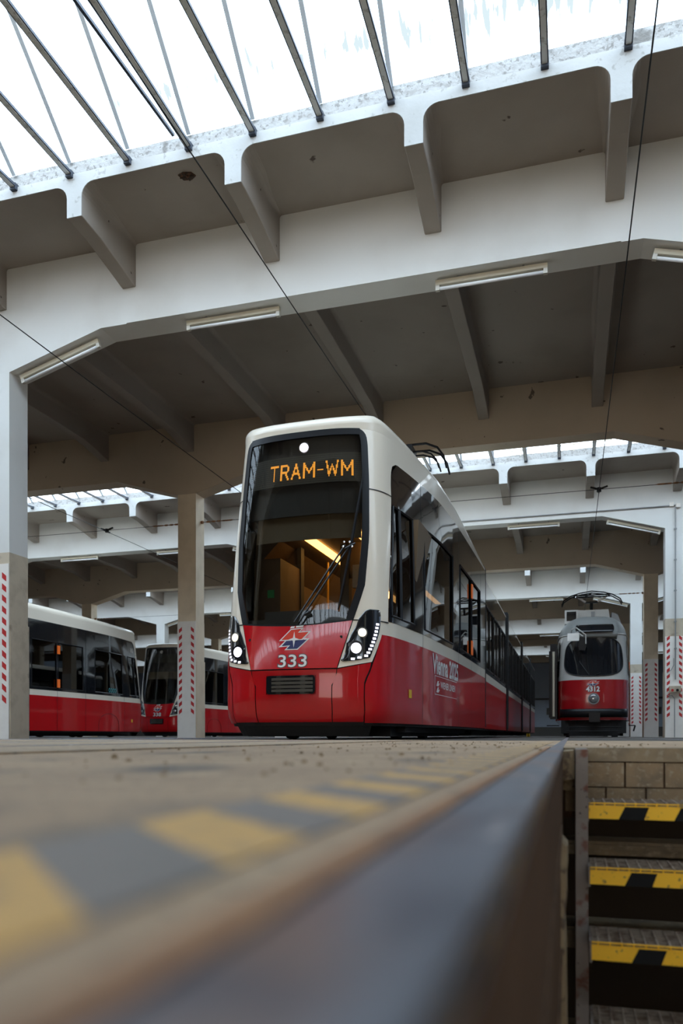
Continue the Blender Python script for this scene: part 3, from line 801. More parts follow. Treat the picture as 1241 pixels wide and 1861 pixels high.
        for u in (2.42, 4.72, 6.09, 7.3):
            se.grid(lambda s, t: T(S(sg*(u+lerp(-.006, .006, s)), lerp(.19, 3.24 if u < 7 else 3.2, t), .0055)), 1, 14)
        se.grid(lambda s, t: T(S(sg*lerp(.80, 1.30, s) if False else sg*lerp(.86, 1.30, s), lerp(2.80, 2.812, t), .004)), 10, 1)
        se.grid(lambda s, t: T(S(sg*lerp(.66, 1.15, s), lerp(1.306, 1.318, t), .005)), 10, 1)
        se.build('seam', M['satin'], root)
        st = MB(); st.grid(lambda s, t: T(S(sg*lerp(1.83, 1.94, s), lerp(.50, .60, t), .006)), 2, 2); st.build('yellow_sticker', M['yellow'], root)
        for z0, z1 in ((2.38, 2.62), (1.42, 1.66)):
            st = MB(); st.grid(lambda s, t: T(S(sg*lerp(6.02, 6.14, s), lerp(z0, z1, t), .03)), 1, 2); st.build('orange_lamp', M['orange'], root, solid=.02)
        wc = MB()
        for uc in (3.4,):
            pts = [T(S(sg*(uc+.62*math.cos(a)), .2+.55*max(0, math.sin(a))**.6, .005)) for a in [PI*q/16 for q in range(17)]]
            wc.tube(pts, .006, 4)
        if sg == 1 and number == '333': pass
        else: wc.build('wheel_cover_seam', M['under'], root)
    # ---- windshield: frame, glass
    f = MB()
    for sg in (-1, 1):
        f.grid(lambda s, t: T(S(sg*wso(zt(t), lerp(.0, .085, s)), zt(t), .006)), 3, 26)
        f.grid(lambda s, t: T(S(sg*wso(zt(t), .085), zt(t), lerp(.006, -.02, s))), 1, 26)
    f.grid(lambda s, t: T(S(lerp(-.76, .76, s), lerp(3.43, 3.503, t), .007)), 20, 1)
    f.grid(lambda s, t: T(S(lerp(-.665, .665, s), lerp(lerp(1.262, 1.31, abs(lerp(-1, 1, s))**2), lerp(1.275, 1.33, abs(lerp(-1, 1, s))**2), t), .005)), 20, 1)
    f.build('windshield_frame', M['satin'], root, smooth=True)
    G('windshield', lambda s, t: S(lerp(-1, 1, s)*wso(max(1.31, lerp(1.27, 3.45, t)), .08), lerp(lerp(1.265, 1.31, abs(lerp(-1, 1, s))**2), 3.45, t), -.004), 24, 30, M['frontglass'])
    # black print inside the upper windshield, blind, dashboard
    G('header_mask', lambda s, t: S(lerp(-1, 1, s)*wso(lerp(2.55, 3.48, t), .03), lerp(2.55, 3.48, t), -.10), 20, 6, M['black'])
    G('sun_blind', lambda s, t: S(lerp(-.68, .80, s), lerp(2.27, 2.56, t), -.14), 16, 2, M['blind'])
    b = MB()
    for j in range(14):
        b.grid(lambda s, t: T(S(lerp(-.80, .81, s), lerp(2.905+j*.0245, 2.925+j*.0245, t), -.055)), 16, 1)
    b.build('display_board', M['ledboard'], root)
    if lit:
        dots = MB()
        L = {'T': ((0, 1, 1, 1), (.5, 0, .5, 1)), 'R': ((0, 0, 0, 1), (0, 1, .75, 1), (.75, 1, 1, .88), (1, .88, 1, .62), (1, .62, .75, .5), (.75, .5, 0, .5), (.55, .5, 1, 0)),
             'A': ((0, 0, .5, 1), (.5, 1, 1, 0), (.2, .33, .8, .33)), 'M': ((0, 0, 0, 1), (0, 1, .5, .3), (.5, .3, 1, 1), (1, 1, 1, 0)),
             '-': ((0, .45, 1, .45),), 'W': ((0, 1, .22, 0), (.22, 0, .5, .75), (.5, .75, .78, 0), (.78, 0, 1, 1))}
        ws = {'T': 9, 'R': 9, 'A': 10, 'M': 12, '-': 6, 'W': 13}
        u = 0; H = 14; pit = .0122
        total = sum(ws[c]+2 for c in 'TRAM-WM')-2
        for ch in 'TRAM-WM':
            W_ = ws[ch]
            for jx in range(0, W_):
                for jy in range(0, H):
                    d = 9
                    for (x0, y0, x1, y1) in L[ch]:
                        x0, x1, y0_, y1_ = .5+x0*(W_-2), .5+x1*(W_-2), .5+y0*(H-2), .5+y1*(H-2)
                        dx, dy = x1-x0, y1_-y0_; t = max(0, min(1, ((jx-x0)*dx+(jy-y0_)*dy)/(dx*dx+dy*dy+1e-9)))
                        d = min(d, math.hypot(jx-x0-t*dx, jy-y0_-t*dy))
                    if d < .78:
                        uu_ = -.445+(u+jx)/total*1.13; zz = 2.974+(jy)*.0133
                        r = .0061
                        dots.add([T(S(uu_-r, zz-r, -.048)), T(S(uu_+r, zz-r, -.048)), T(S(uu_+r, zz+r, -.048)), T(S(uu_-r, zz+r, -.048))], [(0, 1, 2, 3)])
            u += W_+2
        o = dots.build('led_lettering', M['led'], root); o['label'] = 'amber lettering TRAM-WM'
    c = T(S(.03, 3.315, -.02)); b = MB(); b.disc(c, (sa*0-0, -1, 0), .065, .012, 24); b.build('top_lamp_ring', M['silver'], root)
    b = MB(); b.disc((c[0], c[1]-.012, c[2]), (0, -1, 0), .052, .008, 24); b.build('top_lamp', M['lampcool'] if lit else M['lens'], root)
    # ---- headlights
    hl_out = [(.855, .56, .60), (.87, .545, .74), (.90, .57, .865), (.95, .59, .885), (1.03, .60, .915), (1.06, .60, .925), (1.10, .625, .945), (1.17, .655, .972), (1.25, .70, .985), (1.33, .725, .992), (1.38, .765, .993), (1.42, .80, .985), (1.435, .85, .965)]
    for sg in (-1, 1):
        h = MB(); n = len(hl_out)
        def hf(s, t):
            k = t*(n-1); i = min(n-2, int(k)); q = k-i
            z = lerp(hl_out[i][0], hl_out[i+1][0], q); a = lerp(hl_out[i][1], hl_out[i+1][1], q); c_ = lerp(hl_out[i][2], hl_out[i+1][2], q)
            return T(S(sg*lerp(a, c_, s), z, .010))
        h.grid(hf, 6, 36)
        ho = h.build('headlight', M['gloss'], root, smooth=True, solid=.012 if sg > 0 else -.012)
        def lamp(u, z, r, m, nm, dome=.012, off=.012):
            p0 = S(sg*u, z, off); p1 = S(sg*u, z, off+.02)
            nrm = Vector(T((p1[0], p1[1], p1[2])))-Vector(T(p0))
            nrm = Vector((nrm.x*.6, nrm.y, nrm.z))
            q = MB(); q.disc(T(p0), nrm, r, .006, 18, dome); q.build(nm, m, ho, smooth=False)
        lamp(.765, 1.172, .062, M['lens'], 'lamp_ring', .0, .008)
        lamp(.765, 1.172, .046, M['lampwarm'] if lit else M['lens'], 'lamp', .01, .016)
        lamp(.70, 1.000, .085, M['gloss'], 'lamp_ring', .0, .008)
        lamp(.705, 1.000, .058, M['lampcool'] if lit else M['lens'], 'lamp', .012, .016)
        drl = [(.945, 1.272), (.937, 1.232), (.930, 1.192), (.920, 1.152), (.908, 1.112), (.895, 1.072), (.880, 1.032), (.862, .992), (.842, .953), (.818, .918), (.745, .897), (.675, .882)]
        for (uu_, zz) in drl:
            q = MB(); q.grid(lambda s, t: T(S(sg*(uu_+lerp(-.021, .021, s)), zz+lerp(-.012, .012, t), .014)), 1, 1)
            q.build('running_light', M['lampcool'] if lit else M['lens'], ho)
    # small sensor holes
    for sg in (-1, 1):
        q = MB(); q.disc(T(S(sg*.54, 1.125, .003)), (0, -1, 0), .017, .003, 12); q.build('sensor', M['under'], root)
    # ---- bumper grille
    g = MB()
    g.grid(lambda s, t: T(S(-.015+lerp(-.285, .285, s)*(1-.09*abs(2*t-1)**7), lerp(.505, .71, t), .028)), 10, 14)
    g.grid(lambda s, t: T(S(lerp(-.30, .27, s), .71, lerp(0, .028, t))), 10, 1); g.grid(lambda s, t: T(S(lerp(-.30, .27, s), .505, lerp(0, .028, t))), 10, 1)
    for e in (-.30, .27): g.grid(lambda s, t: T(S(e, lerp(.505, .71, s), lerp(0, .028, t))), 2, 1)
    go = g.build('grille', M['gloss'], root)
    for j in range(4):
        z = .53+j*.042
        q = MB(); q.grid(lambda s, t: T(S(lerp(-.235, .245, s), lerp(z, z+.028, t), .034)), 10, 1); q.build('slat', M['slatdark'], go, solid=.006)
    # ---- emblem and number on the hood
    eu, ez, k = .012, 1.118, .00160
    def em(poly, off, m, nm, grow=0.0):
        q = MB(); P = []
        cx = sum(p[0] for p in poly)/len(poly); cy_ = sum(p[1] for p in poly)/len(poly)
        for (x, y) in poly: P.append(T(S(eu+(x-521)*k, ez-(y-1636)*k, off)))
        q.add(P, [tuple(range(len(P)))]); q.build(nm, m, root)
    up_o = [(406, 1648), (490, 1567), (586, 1560), (560, 1588), (640, 1586), (577, 1648)]
    up_i = [(424, 1641), (494, 1573), (570, 1568), (545, 1594), (622, 1592), (574, 1640)]
    em(up_o, .0055, M['txtwhite'], 'emblem_border'); em(up_i, .0065, M['emred'], 'emblem')
    lo_o = [(459, 1641), (632, 1636), (548, 1713), (450, 1713), (476, 1688), (405, 1692)]
    lo_i = [(462, 1649), (612, 1645), (544, 1706), (466, 1706), (492, 1680), (428, 1684)]
    em(lo_o, .0055, M['txtwhite'], 'emblem_border'); em(lo_i, .0065, M['emblue'], 'emblem')
    em([(518, 1584), (526, 1630), (556, 1640), (526, 1649), (518, 1698), (510, 1649), (478, 1640), (510, 1630)], .0075, M['txtwhite'], 'emblem_star')
    em([(484, 1562), (494, 1549), (520, 1548), (516, 1560)], .0065, M['txtwhite'], 'emblem_border'); em([(530, 1547), (585, 1543), (580, 1556), (527, 1558)], .0065, M['txtwhite'], 'emblem_border')
    Sf = surfaced(T)
    if number:
        q = MB(); text_on(q, number, Sf, -.165, .165, .805, .940, .0058, bold=.05); q.build('number_outline', M['txtdark'], root)
        q = MB(); text_on(q, number, Sf, -.165, .165, .805, .940, .0070, bold=.01); q.build('number', M['txtwhite'], root)
    # ---- lettering on the side (front module)
    if lit:
        q = MB(); text_on(q, 'Vienna', Sf, 2.93, 3.86, .885, 1.135, .0065, bold=.03)
        text_on(q, '2025', Sf, 3.98, 4.66, .885, 1.125, .0065, bold=.03); o = q.build('lettering', M['txtwhite'], root); o['label'] = 'white lettering Vienna 2025'
        q = MB(); text_on(q, 'WIENER LINIEN', Sf, 3.38, 4.42, .70, .79, .0065, bold=.02)
        bx = [((3.04, .853), (4.55, .853)), ((3.04, .605), (4.55, .605))]
        for (a, c) in bx: q.grid(lambda s, t: Sf(lerp(a[0], c[0], s), a[1]+lerp(-.004, .004, t), .0065), 14, 1)
        q.grid(lambda s, t: Sf(3.04+lerp(-.008, .008, s), lerp(.605, .853, t), .0065), 1, 2)
        for dz in (0, -.085):
            q.add([Sf(3.12+a*.21, .795-b*.075+dz, .0066) for a, b in ((0, 1), (.35, .1), (.75, .05), (.6, .45), (1, .45), (.62, 1))], [(0, 1, 2, 3, 4, 5)])
        q.build('lettering', M['txtwhite'], root)
    # ---- wiper
    if detail:
        q = MB()
        A_, B_ = (.05, 1.30), (.60, 2.14)
        for d in (-.028, .028):
            q.tube([T(S(lerp(A_[0], B_[0], t/6)+d, lerp(A_[1], B_[1], t/6), .05)) for t in range(7)], .011, 5)
        q.tube([T(S(.57, 2.10, .05)), T(S(.68, 2.16, .05))], .012, 5)
        q.tube([T(S(.13, 1.38, .04)), T(S(.19, 1.40, .055))], .02, 6)
        wo = q.build('wiper', M['satin'], root)
        q = MB(); q.tube([T(S(lerp(.50, .78, t/8), lerp(1.42, 2.95, t/8), .035)) for t in range(9)], [.008, .012, .014, .016, .018, .016, .014, .012, .007], 5); q.build('wiper_blade', M['satin'], wo)
        q = MB()
        for d in ((.56, 2.17), (.62, 2.17), (.55, 2.12), (.645, 2.12)): q.disc(T(S(d[0], d[1], .06)), (0, -1, 0), .012, .006, 8, .004)
        q.build('wiper_bolts', M['silver'], wo)
    # ---- interior of the cab and the first saloon
    def BX_(name, x0, x1, y0, y1, z0, z1, m, par=root):
        q = MB(); q.box(x0, x1, y0, y1, z0, z1); q.v = [T(p) for p in q.v]; return q.build(name, m, par)
    BX_('cab_floor', -.9, .9, .5, 7.2, .32, .38, M['intdark'])
    q = MB()
    q.prism([(-.80, .30), (-.62, .16), (.62, .16), (.80, .30), (.86, .85), (-.86, .85)], 'z', 1.18, 1.36)
    q.prism([(-.45, .30), (.35, .30), (.45, .8), (-.5, .8)], 'z', 1.36, 1.47)
    q.v = [T(p) for p in q.v]; q.build('dashboard', M['dash'], root, fix=True)
    BX_('cab_ceiling', -.78, .78, .5, 1.4, 2.66, 2.70, M['intdark'])
    if lit:
        q = MB()        # partition behind the driver with a wide opening
        q.box(-1.05, -.62, 1.95, 2.0, .4, 2.62); q.box(.70, 1.05, 1.95, 2.0, .4, 2.62); q.box(.06, .70, 1.95, 2.0, 2.15, 2.62); q.box(-.62, .0, 1.95, 2.0, .4, 1.3)
        q.v = [T(p) for p in q.v]; q.build('partition', M['interior'], root)
        BX_('cab_post', -.66, -.60, 1.90, 2.02, .4, 2.6, M['intdark']); BX_('cab_post', -.04, .08, 1.88, 2.02, .4, 2.6, M['intdark'])
        q = MB(); q.prism([(-1.08, 1.75), (-.98, 2.30), (-.70, 2.58), (-.28, 2.66), (-.28, 2.70), (-1.12, 2.70)], 'y', 1.4, 7.2)
        q.prism([(1.08, 1.95), (.98, 2.30), (.70, 2.58), (.28, 2.66), (.28, 2.70), (1.12, 2.70)], 'y', 1.4, 7.2)
        q.box(-.28, .28, 1.4, 7.2, 2.64, 2.70)
        q.v = [T(p) for p in q.v]; q.build('saloon_ceiling', M['interior'], root)
        for x in (-.37, .34):
            o = BX_('saloon_light', x-.06, x+.06, 1.5, 7.0, 2.60, 2.635, M['intlight'])
        for x, y in ((-.55, 2.9), (-.35, 4.2), (.5, 3.4), (.35, 5.2), (-.5, 5.8)):
            q = MB(); q.tube([T((x, y, .4)), T((x, y, 2.6))], .017, 8); q.build('grab_pole', M['pole'], root)
        for x, y in ((-.75, 3.3), (.72, 3.6), (-.75, 4.3), (.72, 4.8), (.72, 5.9)):
            q = MB(); q.prism([(y, .8), (y+.42, .8), (y+.44, .86), (y+.1, .9), (y+.02, 1.55), (y-.06, 1.55)], 'x', x-.22, x+.22); q.v = [T(p) for p in q.v]; q.build('seat', M['intdark'], root)
        BX_('saloon_end', -1.05, 1.05, 7.1, 7.15, .4, 2.7, M['intdark'])
        BX_('cab_locker', -.98, -.62, 1.2, 1.9, 1.0, 2.3, M['interior']); BX_('control_box', .14, .40, 1.85, 1.93, 2.0, 2.3, M['lamphousing'])
        q = MB(); q.box(-.79, -.70, 1.185, 1.195, 1.80, 1.90); q.v = [T(p) for p in q.v]; q.build('green_sticker', M['green'], root)
    else:
        BX_('partition', -1.05, 1.05, 1.95, 2.0, .4, 2.62, M['intdark'])
    # ---- under the nose
    q = MB(); q.grid(lambda s, t: T(S(lerp(-.95, .95, s), lerp(.045, .20, t), -.05-.06*(1-t))), 20, 1)
    q.box(-.9, .9, .9, 6.8, .04, .2); q.box(-1.02, 1.02, 1.2, 6.8, .09, .2)
    q.build('underframe', M['under'], root)
    for y in (1.9, 3.6):
        for x in (-.72, .72):
            q = MB(); q.tube([T((x-.05, y, .30)), T((x+.05, y, .30))], .295, 20); q.build('wheel', M['under'], root)
    # ---- gangways and the following modules
    yrear = T((0, 7.3, 0))
    mods = [(7.85, 13.4, 0), (13.95, 20.3, 1), (20.85, 26.4, 0), (26.95, 31.4, 1)][:n_modules-1]
    xoff = yrear[0]-.03
    prev = 7.28
    hw_ = 1.16
    for (ya, yb_, kind_) in mods:
        g = MB()
        g.box(xoff-hw_+.06, xoff+hw_-.06, prev, ya, .35, 3.3)
        for q_ in range(4):
            yy = prev+.08+q_*(ya-prev-.16)/3
            g.box(xoff-hw_-.03, xoff+hw_+.03, yy-.03, yy+.03, .22, 3.38)
        g.build('gangway', M['black'], root)
        prof = [(1.19, .19), (1.19, 3.22), (1.15, 3.32), (1.06, 3.39), (.92, 3.42)]
        def ext(z0, z1, off, nm, m, par=root, ya=ya, yb_=yb_, sides_=(-1, 1)):
            q = MB()
            for sg in sides_:
                q.add([(xoff+sg*(hw_+off), ya, z0), (xoff+sg*(hw_+off), yb_, z0), (xoff+sg*(hw_+off), yb_, z1), (xoff+sg*(hw_+off), ya, z1)], [(0, 1, 2, 3) if sg > 0 else (3, 2, 1, 0)])
            q.build(nm, m, par)
        ext(.19, 1.165, 0, 'side_skirt', M['red']); ext(1.165, 1.325, 0, 'waist_stripe', M['white'])
        q = MB()
        pr = [(hw_, 3.2), (hw_, 3.24+rise), (hw_-.04, 3.33+rise), (hw_-.12, 3.40+rise), (hw_-.25, 3.43+rise)]
        pts = pr+[(-x, z) for x, z in pr[::-1]]
        q.prism([(xoff+x, z) for x, z in pts], 'y', ya, yb_); q.build('roof', M['white'], root)
        q = MB()
        q.box(xoff-hw_+.02, xoff+hw_-.02, ya, ya+.04, .19, 3.2); q.box(xoff-hw_+.02, xoff+hw_-.02, yb_-.04, yb_, .19, 3.2)
        q.box(xoff-hw_+.05, xoff+hw_-.05, ya, yb_, .16, .22)
        q.box(xoff-.8, xoff+.8, ya+.8, yb_-.8, .06, .16); q.build('underframe', M['under'], root)
        # window band with separate panes
        nw = 4 if yb_-ya > 6 else 3
        q = MB(); Ls = yb_-ya
        edges = [ya+.12+(Ls-.24)*k_/nw for k_ in range(nw+1)]
        for sg in (-1, 1):
            X = xoff+sg*(hw_+.002)
            def qd(a, c, z0, z1):
                q.add([(X, a, z0), (X, c, z0), (X, c, z1), (X, a, z1)], [(0, 1, 2, 3)])
            qd(ya, yb_, 1.325, 1.42); qd(ya, yb_, 2.70, 3.22)
            for k_ in range(nw+1): qd(max(ya, edges[k_]-.10), min(yb_, edges[k_]+.10), 1.42, 2.70)
            for k_ in range(nw):
                p_ = MB(); p_.add([(X-sg*.015, edges[k_]+.1, 1.42), (X-sg*.015, edges[k_+1]-.1, 1.42), (X-sg*.015, edges[k_+1]-.1, 2.7), (X-sg*.015, edges[k_]+.1, 2.7)], [(0, 1, 2, 3)])
                p_.build('window_pane', WG, root)
                fr = MB()
                for yy in (edges[k_]+.1, edges[k_+1]-.1, (edges[k_]+edges[k_+1])/2): fr.box(X-.012, X+.012, yy-.018, yy+.018, 1.40, 2.72)
                for zz in (1.42, 2.7): fr.box(X-.012, X+.012, edges[k_]+.1, edges[k_+1]-.1, zz-.016, zz+.016)
                fr.build('pane_frame', M['satin'], root)
        q.build('window_band', M['gloss'], root)
        prev = yb_
    if lit:
        # roof fairing edge and pantograph
        pan = MB(); px, py_, pz = .12, 4.35, 4.68
        hp = []
        for dy in (-.16, .16):
            pts = [(-.95, -.42), (-.90, -.22), (-.80, -.08), (-.62, 0), (.62, 0), (.80, -.08), (.90, -.22), (.95, -.42)]
            pan.tube([(px+x, py_+dy, pz+z) for x, z in pts], .018, 6)
            pan.tube([(px+x*.86, py_+dy*.6, pz-.09+z*.7) for x, z in pts], .014, 6)
        for x in (-.35, .35): pan.box(px+x-.05, px+x+.05, py_-.2, py_+.2, pz-.2, pz)
        po = pan.build('pantograph', M['satin'], root)
        q = MB(); q.bar((px, py_, pz-.12), (px, py_+1.5, 4.15), .05, .05); q.bar((px, py_+1.5, 4.15), (px, py_+.3, 3.55), .07, .07); q.box(px-.5, px+.5, py_+.1, py_+1.2, 3.42, 3.58)
        for x in (-.25, .25): q.bar((px+x, py_, pz-.12), (px, py_+1.5, 4.15), .03, .03)
        q.build('pantograph_arm', M['satin'], po)
    if rearend:
        q = MB(); text_on(q, '315', surfaced(T), -1.75, -1.52, 2.86, 3.0, .012, bold=.02)
        q.v = q.v; q.build('number_side', M['board'], root)
        q = MB()
        Sf = surfaced(T)
        for n_, cxx in enumerate((3.02, 3.14, 3.26, 3.38)):
            for a in range(12):
                a0, a1 = 2*PI*a/12, 2*PI*(a+1)/12
                q.mi; q.add([Sf(-(cxx+.055*math.cos(t_)*r_), 1.50+.075*math.sin(t_)*r_, .008) for t_, r_ in ((a0, 1), (a1, 1), (a1, .6), (a0, .6))], [(0, 1, 2, 3)])
        q.build('ring_stickers', mat('ring_teal', (.05, .3, .32), .5), root)
    return root

main = make_tram('red and white low-floor tram 333 with lit TRAM-WM display', '333', math.radians(1.2), True, (-2.925, 8.12, 0))
tb = make_tram('parked red and white tram 338 facing front behind the tan column', '338', 0, False, (-15.35, 27.2, 0), detail=False, n_modules=3, rise=.22)
ta = make_tram('parked red and white tram seen from the side behind the left column', '', 0, False, (-15.25, 24.6, 0), rz=PI, detail=False, rearend=True, n_modules=2, rise=.22)

# ================================================================== OLD TRAM 4312
def old_tram(loc):
    root = tag(empty('tram', loc), 'old red and white tram 4312 with single round headlamp', 'tram')
    P4 = [(0, 0), (.3, .02), (.55, .075), (.75, .18), (.88, .34), (.955, .56), (1.0, .85), (1.04, 1.3), (1.07, 1.9), (1.08, 2.6), (1.08, 13.5)]
    tab = []
    PP = [(-.3, .02)]+P4+[(1.08, 16)]; s = 0; last = None
    for i in range(1, len(PP)-2):
        for k in range(10):
            q = cr(PP[i-1], PP[i], PP[i+1], PP[i+2], k/10)
            if last: s += math.dist(q, last)
            tab.append((s, q[0], q[1])); last = q
    s += math.dist(P4[-1], last); tab.append((s, *P4[-1])); UE = s
    def S4(u, z, off=0):
        a = abs(u); sg = 1 if u >= 0 else -1; lo, hi = 0, len(tab)-1
        while hi-lo > 1:
            m = (lo+hi)//2
            if tab[m][0] <= a: lo = m
            else: hi = m
        t = (a-tab[lo][0])/(tab[hi][0]-tab[lo][0]+1e-9)
        x = tab[lo][1]+(tab[hi][1]-tab[lo][1])*t; y = tab[lo][2]+(tab[hi][2]-tab[lo][2])*t
        dx = tab[hi][1]-tab[lo][1]; dy = tab[hi][2]-tab[lo][2]; L = math.hypot(dx, dy)+1e-9
        f = max(0, 1-y/2)
        y2 = y+interp([(.4, .06), (1.0, 0), (1.7, .02), (2.9, .16), (3.1, .22)], z)*f
        x *= 1-interp([(1.7, 0), (3.0, .06)], z)
        return (sg*(x+dy/L*off), y2-dx/L*off, z)
    def R4(u, t, off=0):
        p = S4(u, 2.98); k = min(1, abs(p[0])/1.0)
        c = 1-math.cos(t*PI/2); s_ = math.sin(t*PI/2)
        cxy = (0, max(1.6, p[1]))
        i = .62*c
        dx, dy = cxy[0]-p[0], cxy[1]-p[1]; 
        return (p[0]+dx*i*1.0, p[1]+dy*i*.8, 2.98+.60*s_)
    lerp = lambda a, b, t: a+(b-a)*t
    def G(name, f, nu, nv, m, parent=root, solid=0, smooth=True):
        b = MB(); b.grid(f, nu, nv); return b.build(name, m, parent, smooth=smooth, solid=solid)
    G('red_body', lambda s, t: S4(lerp(-UE, UE, s), lerp(.50, 1.66, t)), 160, 6, M['e1red'])
    G('white_body', lambda s, t: S4(lerp(-UE, UE, s), lerp(1.66, 2.98, t)), 160, 8, M['e1white'])
    b = MB(); b.grid(lambda s, t: R4(lerp(-UE, UE, s), t), 160, 8)
    b.grid(lambda s, t: tuple(lerp(R4(-UE*t, 1)[i], R4(UE*t+.001, 1)[i], s) for i in range(3)), 6, 40)
    b.build('roof', M['e1grey'], root, smooth=True)
    b = MB(); b.tube([S4(lerp(-3, 3, q/60), 2.985, .012) for q in range(61)], .018, 5); b.build('rain_gutter', M['e1white'], root)
    # windscreen
    def hw(z, g=0):
        c_, h_ = 2.33, .56+g
        v = min(1, abs((z-c_)/h_)); return (.86+g)*(1-v**3.4)**(1/3.0)*(1-.05*(z-c_)/.56)
    G('windscreen', lambda s, t: S4(lerp(-1, 1, s)*max(.02, hw(lerp(1.785, 2.875, .5-.5*math.cos(t*PI)))), lerp(1.785, 2.875, .5-.5*math.cos(t*PI)), .012), 24, 30, M['gloss'])
    b = MB(); z_ = [lerp(1.77, 2.89, .5-.5*math.cos(q/24*PI)) for q in range(25)]
    loop = [S4(hw(z, 0), z, .015) for z in z_]+[S4(-hw(z, 0), z, .015) for z in z_[::-1]]
    b.tube(loop+[loop[0]], .016, 6); b.build('rubber_seal', M['black'], root)
    b = MB(); b.tube([S4(-.02, z, .02) for z in (1.79, 2.3, 2.86)], .006, 4)
    for (a, z0, c_, z1) in ((-.40, 2.2, -.13, 1.80), (-.2, 2.4, -.12, 1.80)): b.tube([S4(a, z0, .03), S4(c_, z1, .04)], .012, 5)
    b.tube([S4(.05, 1.79, .05), S4(.18, 1.85, .05)], .012, 5)
    b.build('wiper', M['satin'], root)
    # brow above windscreen and sign window
    G('sign_window', lambda s, t: S4(lerp(-.50, .56, s), lerp(3.0, 3.0, t), .0) if False else (lerp(-.50, .56, s)*(1-.06*abs(2*t-1)**3), -.06+.24*t+.10*abs(lerp(-.5, .56, s)), lerp(3.03, 3.26, t)), 16, 4, M['gloss'], solid=.02)
    G('sign_brow', lambda s, t: (lerp(-.60, .66, s), .01+.24*t+.10*abs(lerp(-.6, .66, s)), lerp(2.95, 3.31, t)), 16, 4, M['e1grey'], solid=.25)
    # bumper band, skirt, coupler
    G('bumper', lambda s, t: S4(lerp(-1.05, 1.05, s), lerp(.58, .82, t), .05), 30, 2, M['satin'], solid=.05)
    b = MB(); b.box(-.13, .13, -.12, .1, .50, .80); b.build('coupler_cover', M['cream'], root) if False else None
    b = MB(); b.box(-.13, .17, -.09, .02, .44, .70); b.build('coupler', M['satin'], root)
    b = MB()
    b.grid(lambda s, t: S4(lerp(-1.1, 1.1, s), lerp(.04, .50, t), -.10), 20, 2)
    for z in (.18, .30): b.tube([(-.75, .05, z), (.75, .05, z)], .018, 6)
    b.box(-.9, .9, .3, 13, .12, .5); b.bar((-.95, .0, .34), (-1.3, .0, .34), .03, .03); b.bar((.95, .05, .34), (1.12, .05, .34), .03, .03); b.bar((1.12, .05, .34), (1.08, .1, .18), .03, .03)
    b.build('lifeguard', M['under'], root)
    # lamp, number, emblem
    b = MB(); b.disc(S4(-.0, 1.11, .0), (0, -1, 0), .16, .045, 28); lo = b.build('headlamp_ring', M['lamphousing'], root)
    b = MB(); b.disc(S4(-.0, 1.11, .045), (0, -1, 0), .132, .006, 28, .03); b.build('headlamp', M['lens'], lo, smooth=True)
    q = MB(); text_on(q, '4312', S4, -.20, .16, 1.32, 1.46, .004, bold=.07); q.build('number_outline', M['txtdark'], root)
    q = MB(); text_on(q, '4312', S4, -.20, .16, 1.32, 1.46, .006, bold=.03); q.build('number', M['txtwhite'], root)
    k = .00155
    def em(poly, off, m, nm):
        q = MB(); q.add([S4(-.02+(x-521)*k, 1.555-(y-1636)*k*.62, off) for x, y in poly], [tuple(range(len(poly)))]); q.build(nm, m, root)
    em([(406, 1648), (490, 1567), (586, 1560), (560, 1588), (640, 1586), (577, 1648)], .004, M['txtwhite'], 'emblem_border')
    em([(424, 1641), (494, 1573), (570, 1568), (545, 1594), (622, 1592), (574, 1640)], .006, M['emred'], 'emblem')
    em([(459, 1641), (632, 1636), (548, 1713), (450, 1713), (476, 1688), (405, 1692)], .004, M['txtwhite'], 'emblem_border')
    em([(462, 1649), (612, 1645), (544, 1706), (466, 1706), (492, 1680), (428, 1684)], .006, M['emblue'], 'emblem')
    em([(518, 1570), (528, 1628), (556, 1640), (528, 1652), (518, 1710), (508, 1652), (478, 1640), (508, 1628)], .007, M['txtwhite'], 'emblem_star')
    # side windows (quarter lights behind the curve, then saloon windows)
    for sg in (-1, 1):
        for (a, c_, z0, z1) in ((1.22, 1.62, 1.80, 2.28), (1.22, 1.62, 2.31, 2.82)):
            G('quarter_window', lambda s, t: S4(sg*lerp(a, c_, s), lerp(z0, z1, t), .012), 6, 3, M['e1glass'])
        for k_ in range(6):
            a = 1.9+k_*1.9
            G('side_window', lambda s, t: S4(sg*lerp(a, a+1.6, s), lerp(1.8, 2.75, t), .012), 6, 2, M['gloss'])
        b = MB(); b.box(*sorted((sg*1.06, sg*1.10)), 1.9, 2.0, 2.05, 2.30) ; b.build('indicator', M['orange'], root)
    # open folding door on the left
    b = MB(); b.box(-1.22, -1.02, .62, 1.15, .55, 2.78); b.box(-1.26, -1.2, .9, 1.5, .6, 2.6); do = b.build('open_door', M['satin'], root)
    b = MB(); b.tube([(-1.12, .60, .62), (-1.12, .60, 2.55)], .035, 8); b.build('cream_door_edge', M['cream'], do)
    # roof boxes
    b = MB(); b.prism([(-.46, 3.50), (.50, 3.50), (.46, 3.84), (-.44, 3.84)], 'y', 1.2, 3.6); b.build('roof_box', M['e1white'], root)
    b = MB(); b.prism([(.55, 3.4), (.85, 3.35), (.72, 3.70), (.55, 3.76)], 'y', 1.3, 2.6); b.build('roof_vent', M['lamphousing'], root)
    b = MB(); b.box(-.04, .06, 1.17, 1.2, 3.54, 3.78); b.build('roof_hatch', M['lamphousing'], root)
    b = MB(); b.box(-.80, -.42, .75, 1.1, 3.38, 3.79); so = b.build('roof_sign_box', M['e1white'], root)
    b = MB(); b.box(-.745, -.475, .735, .755, 3.47, 3.74); b.build('sign_face', M['gloss'], so)
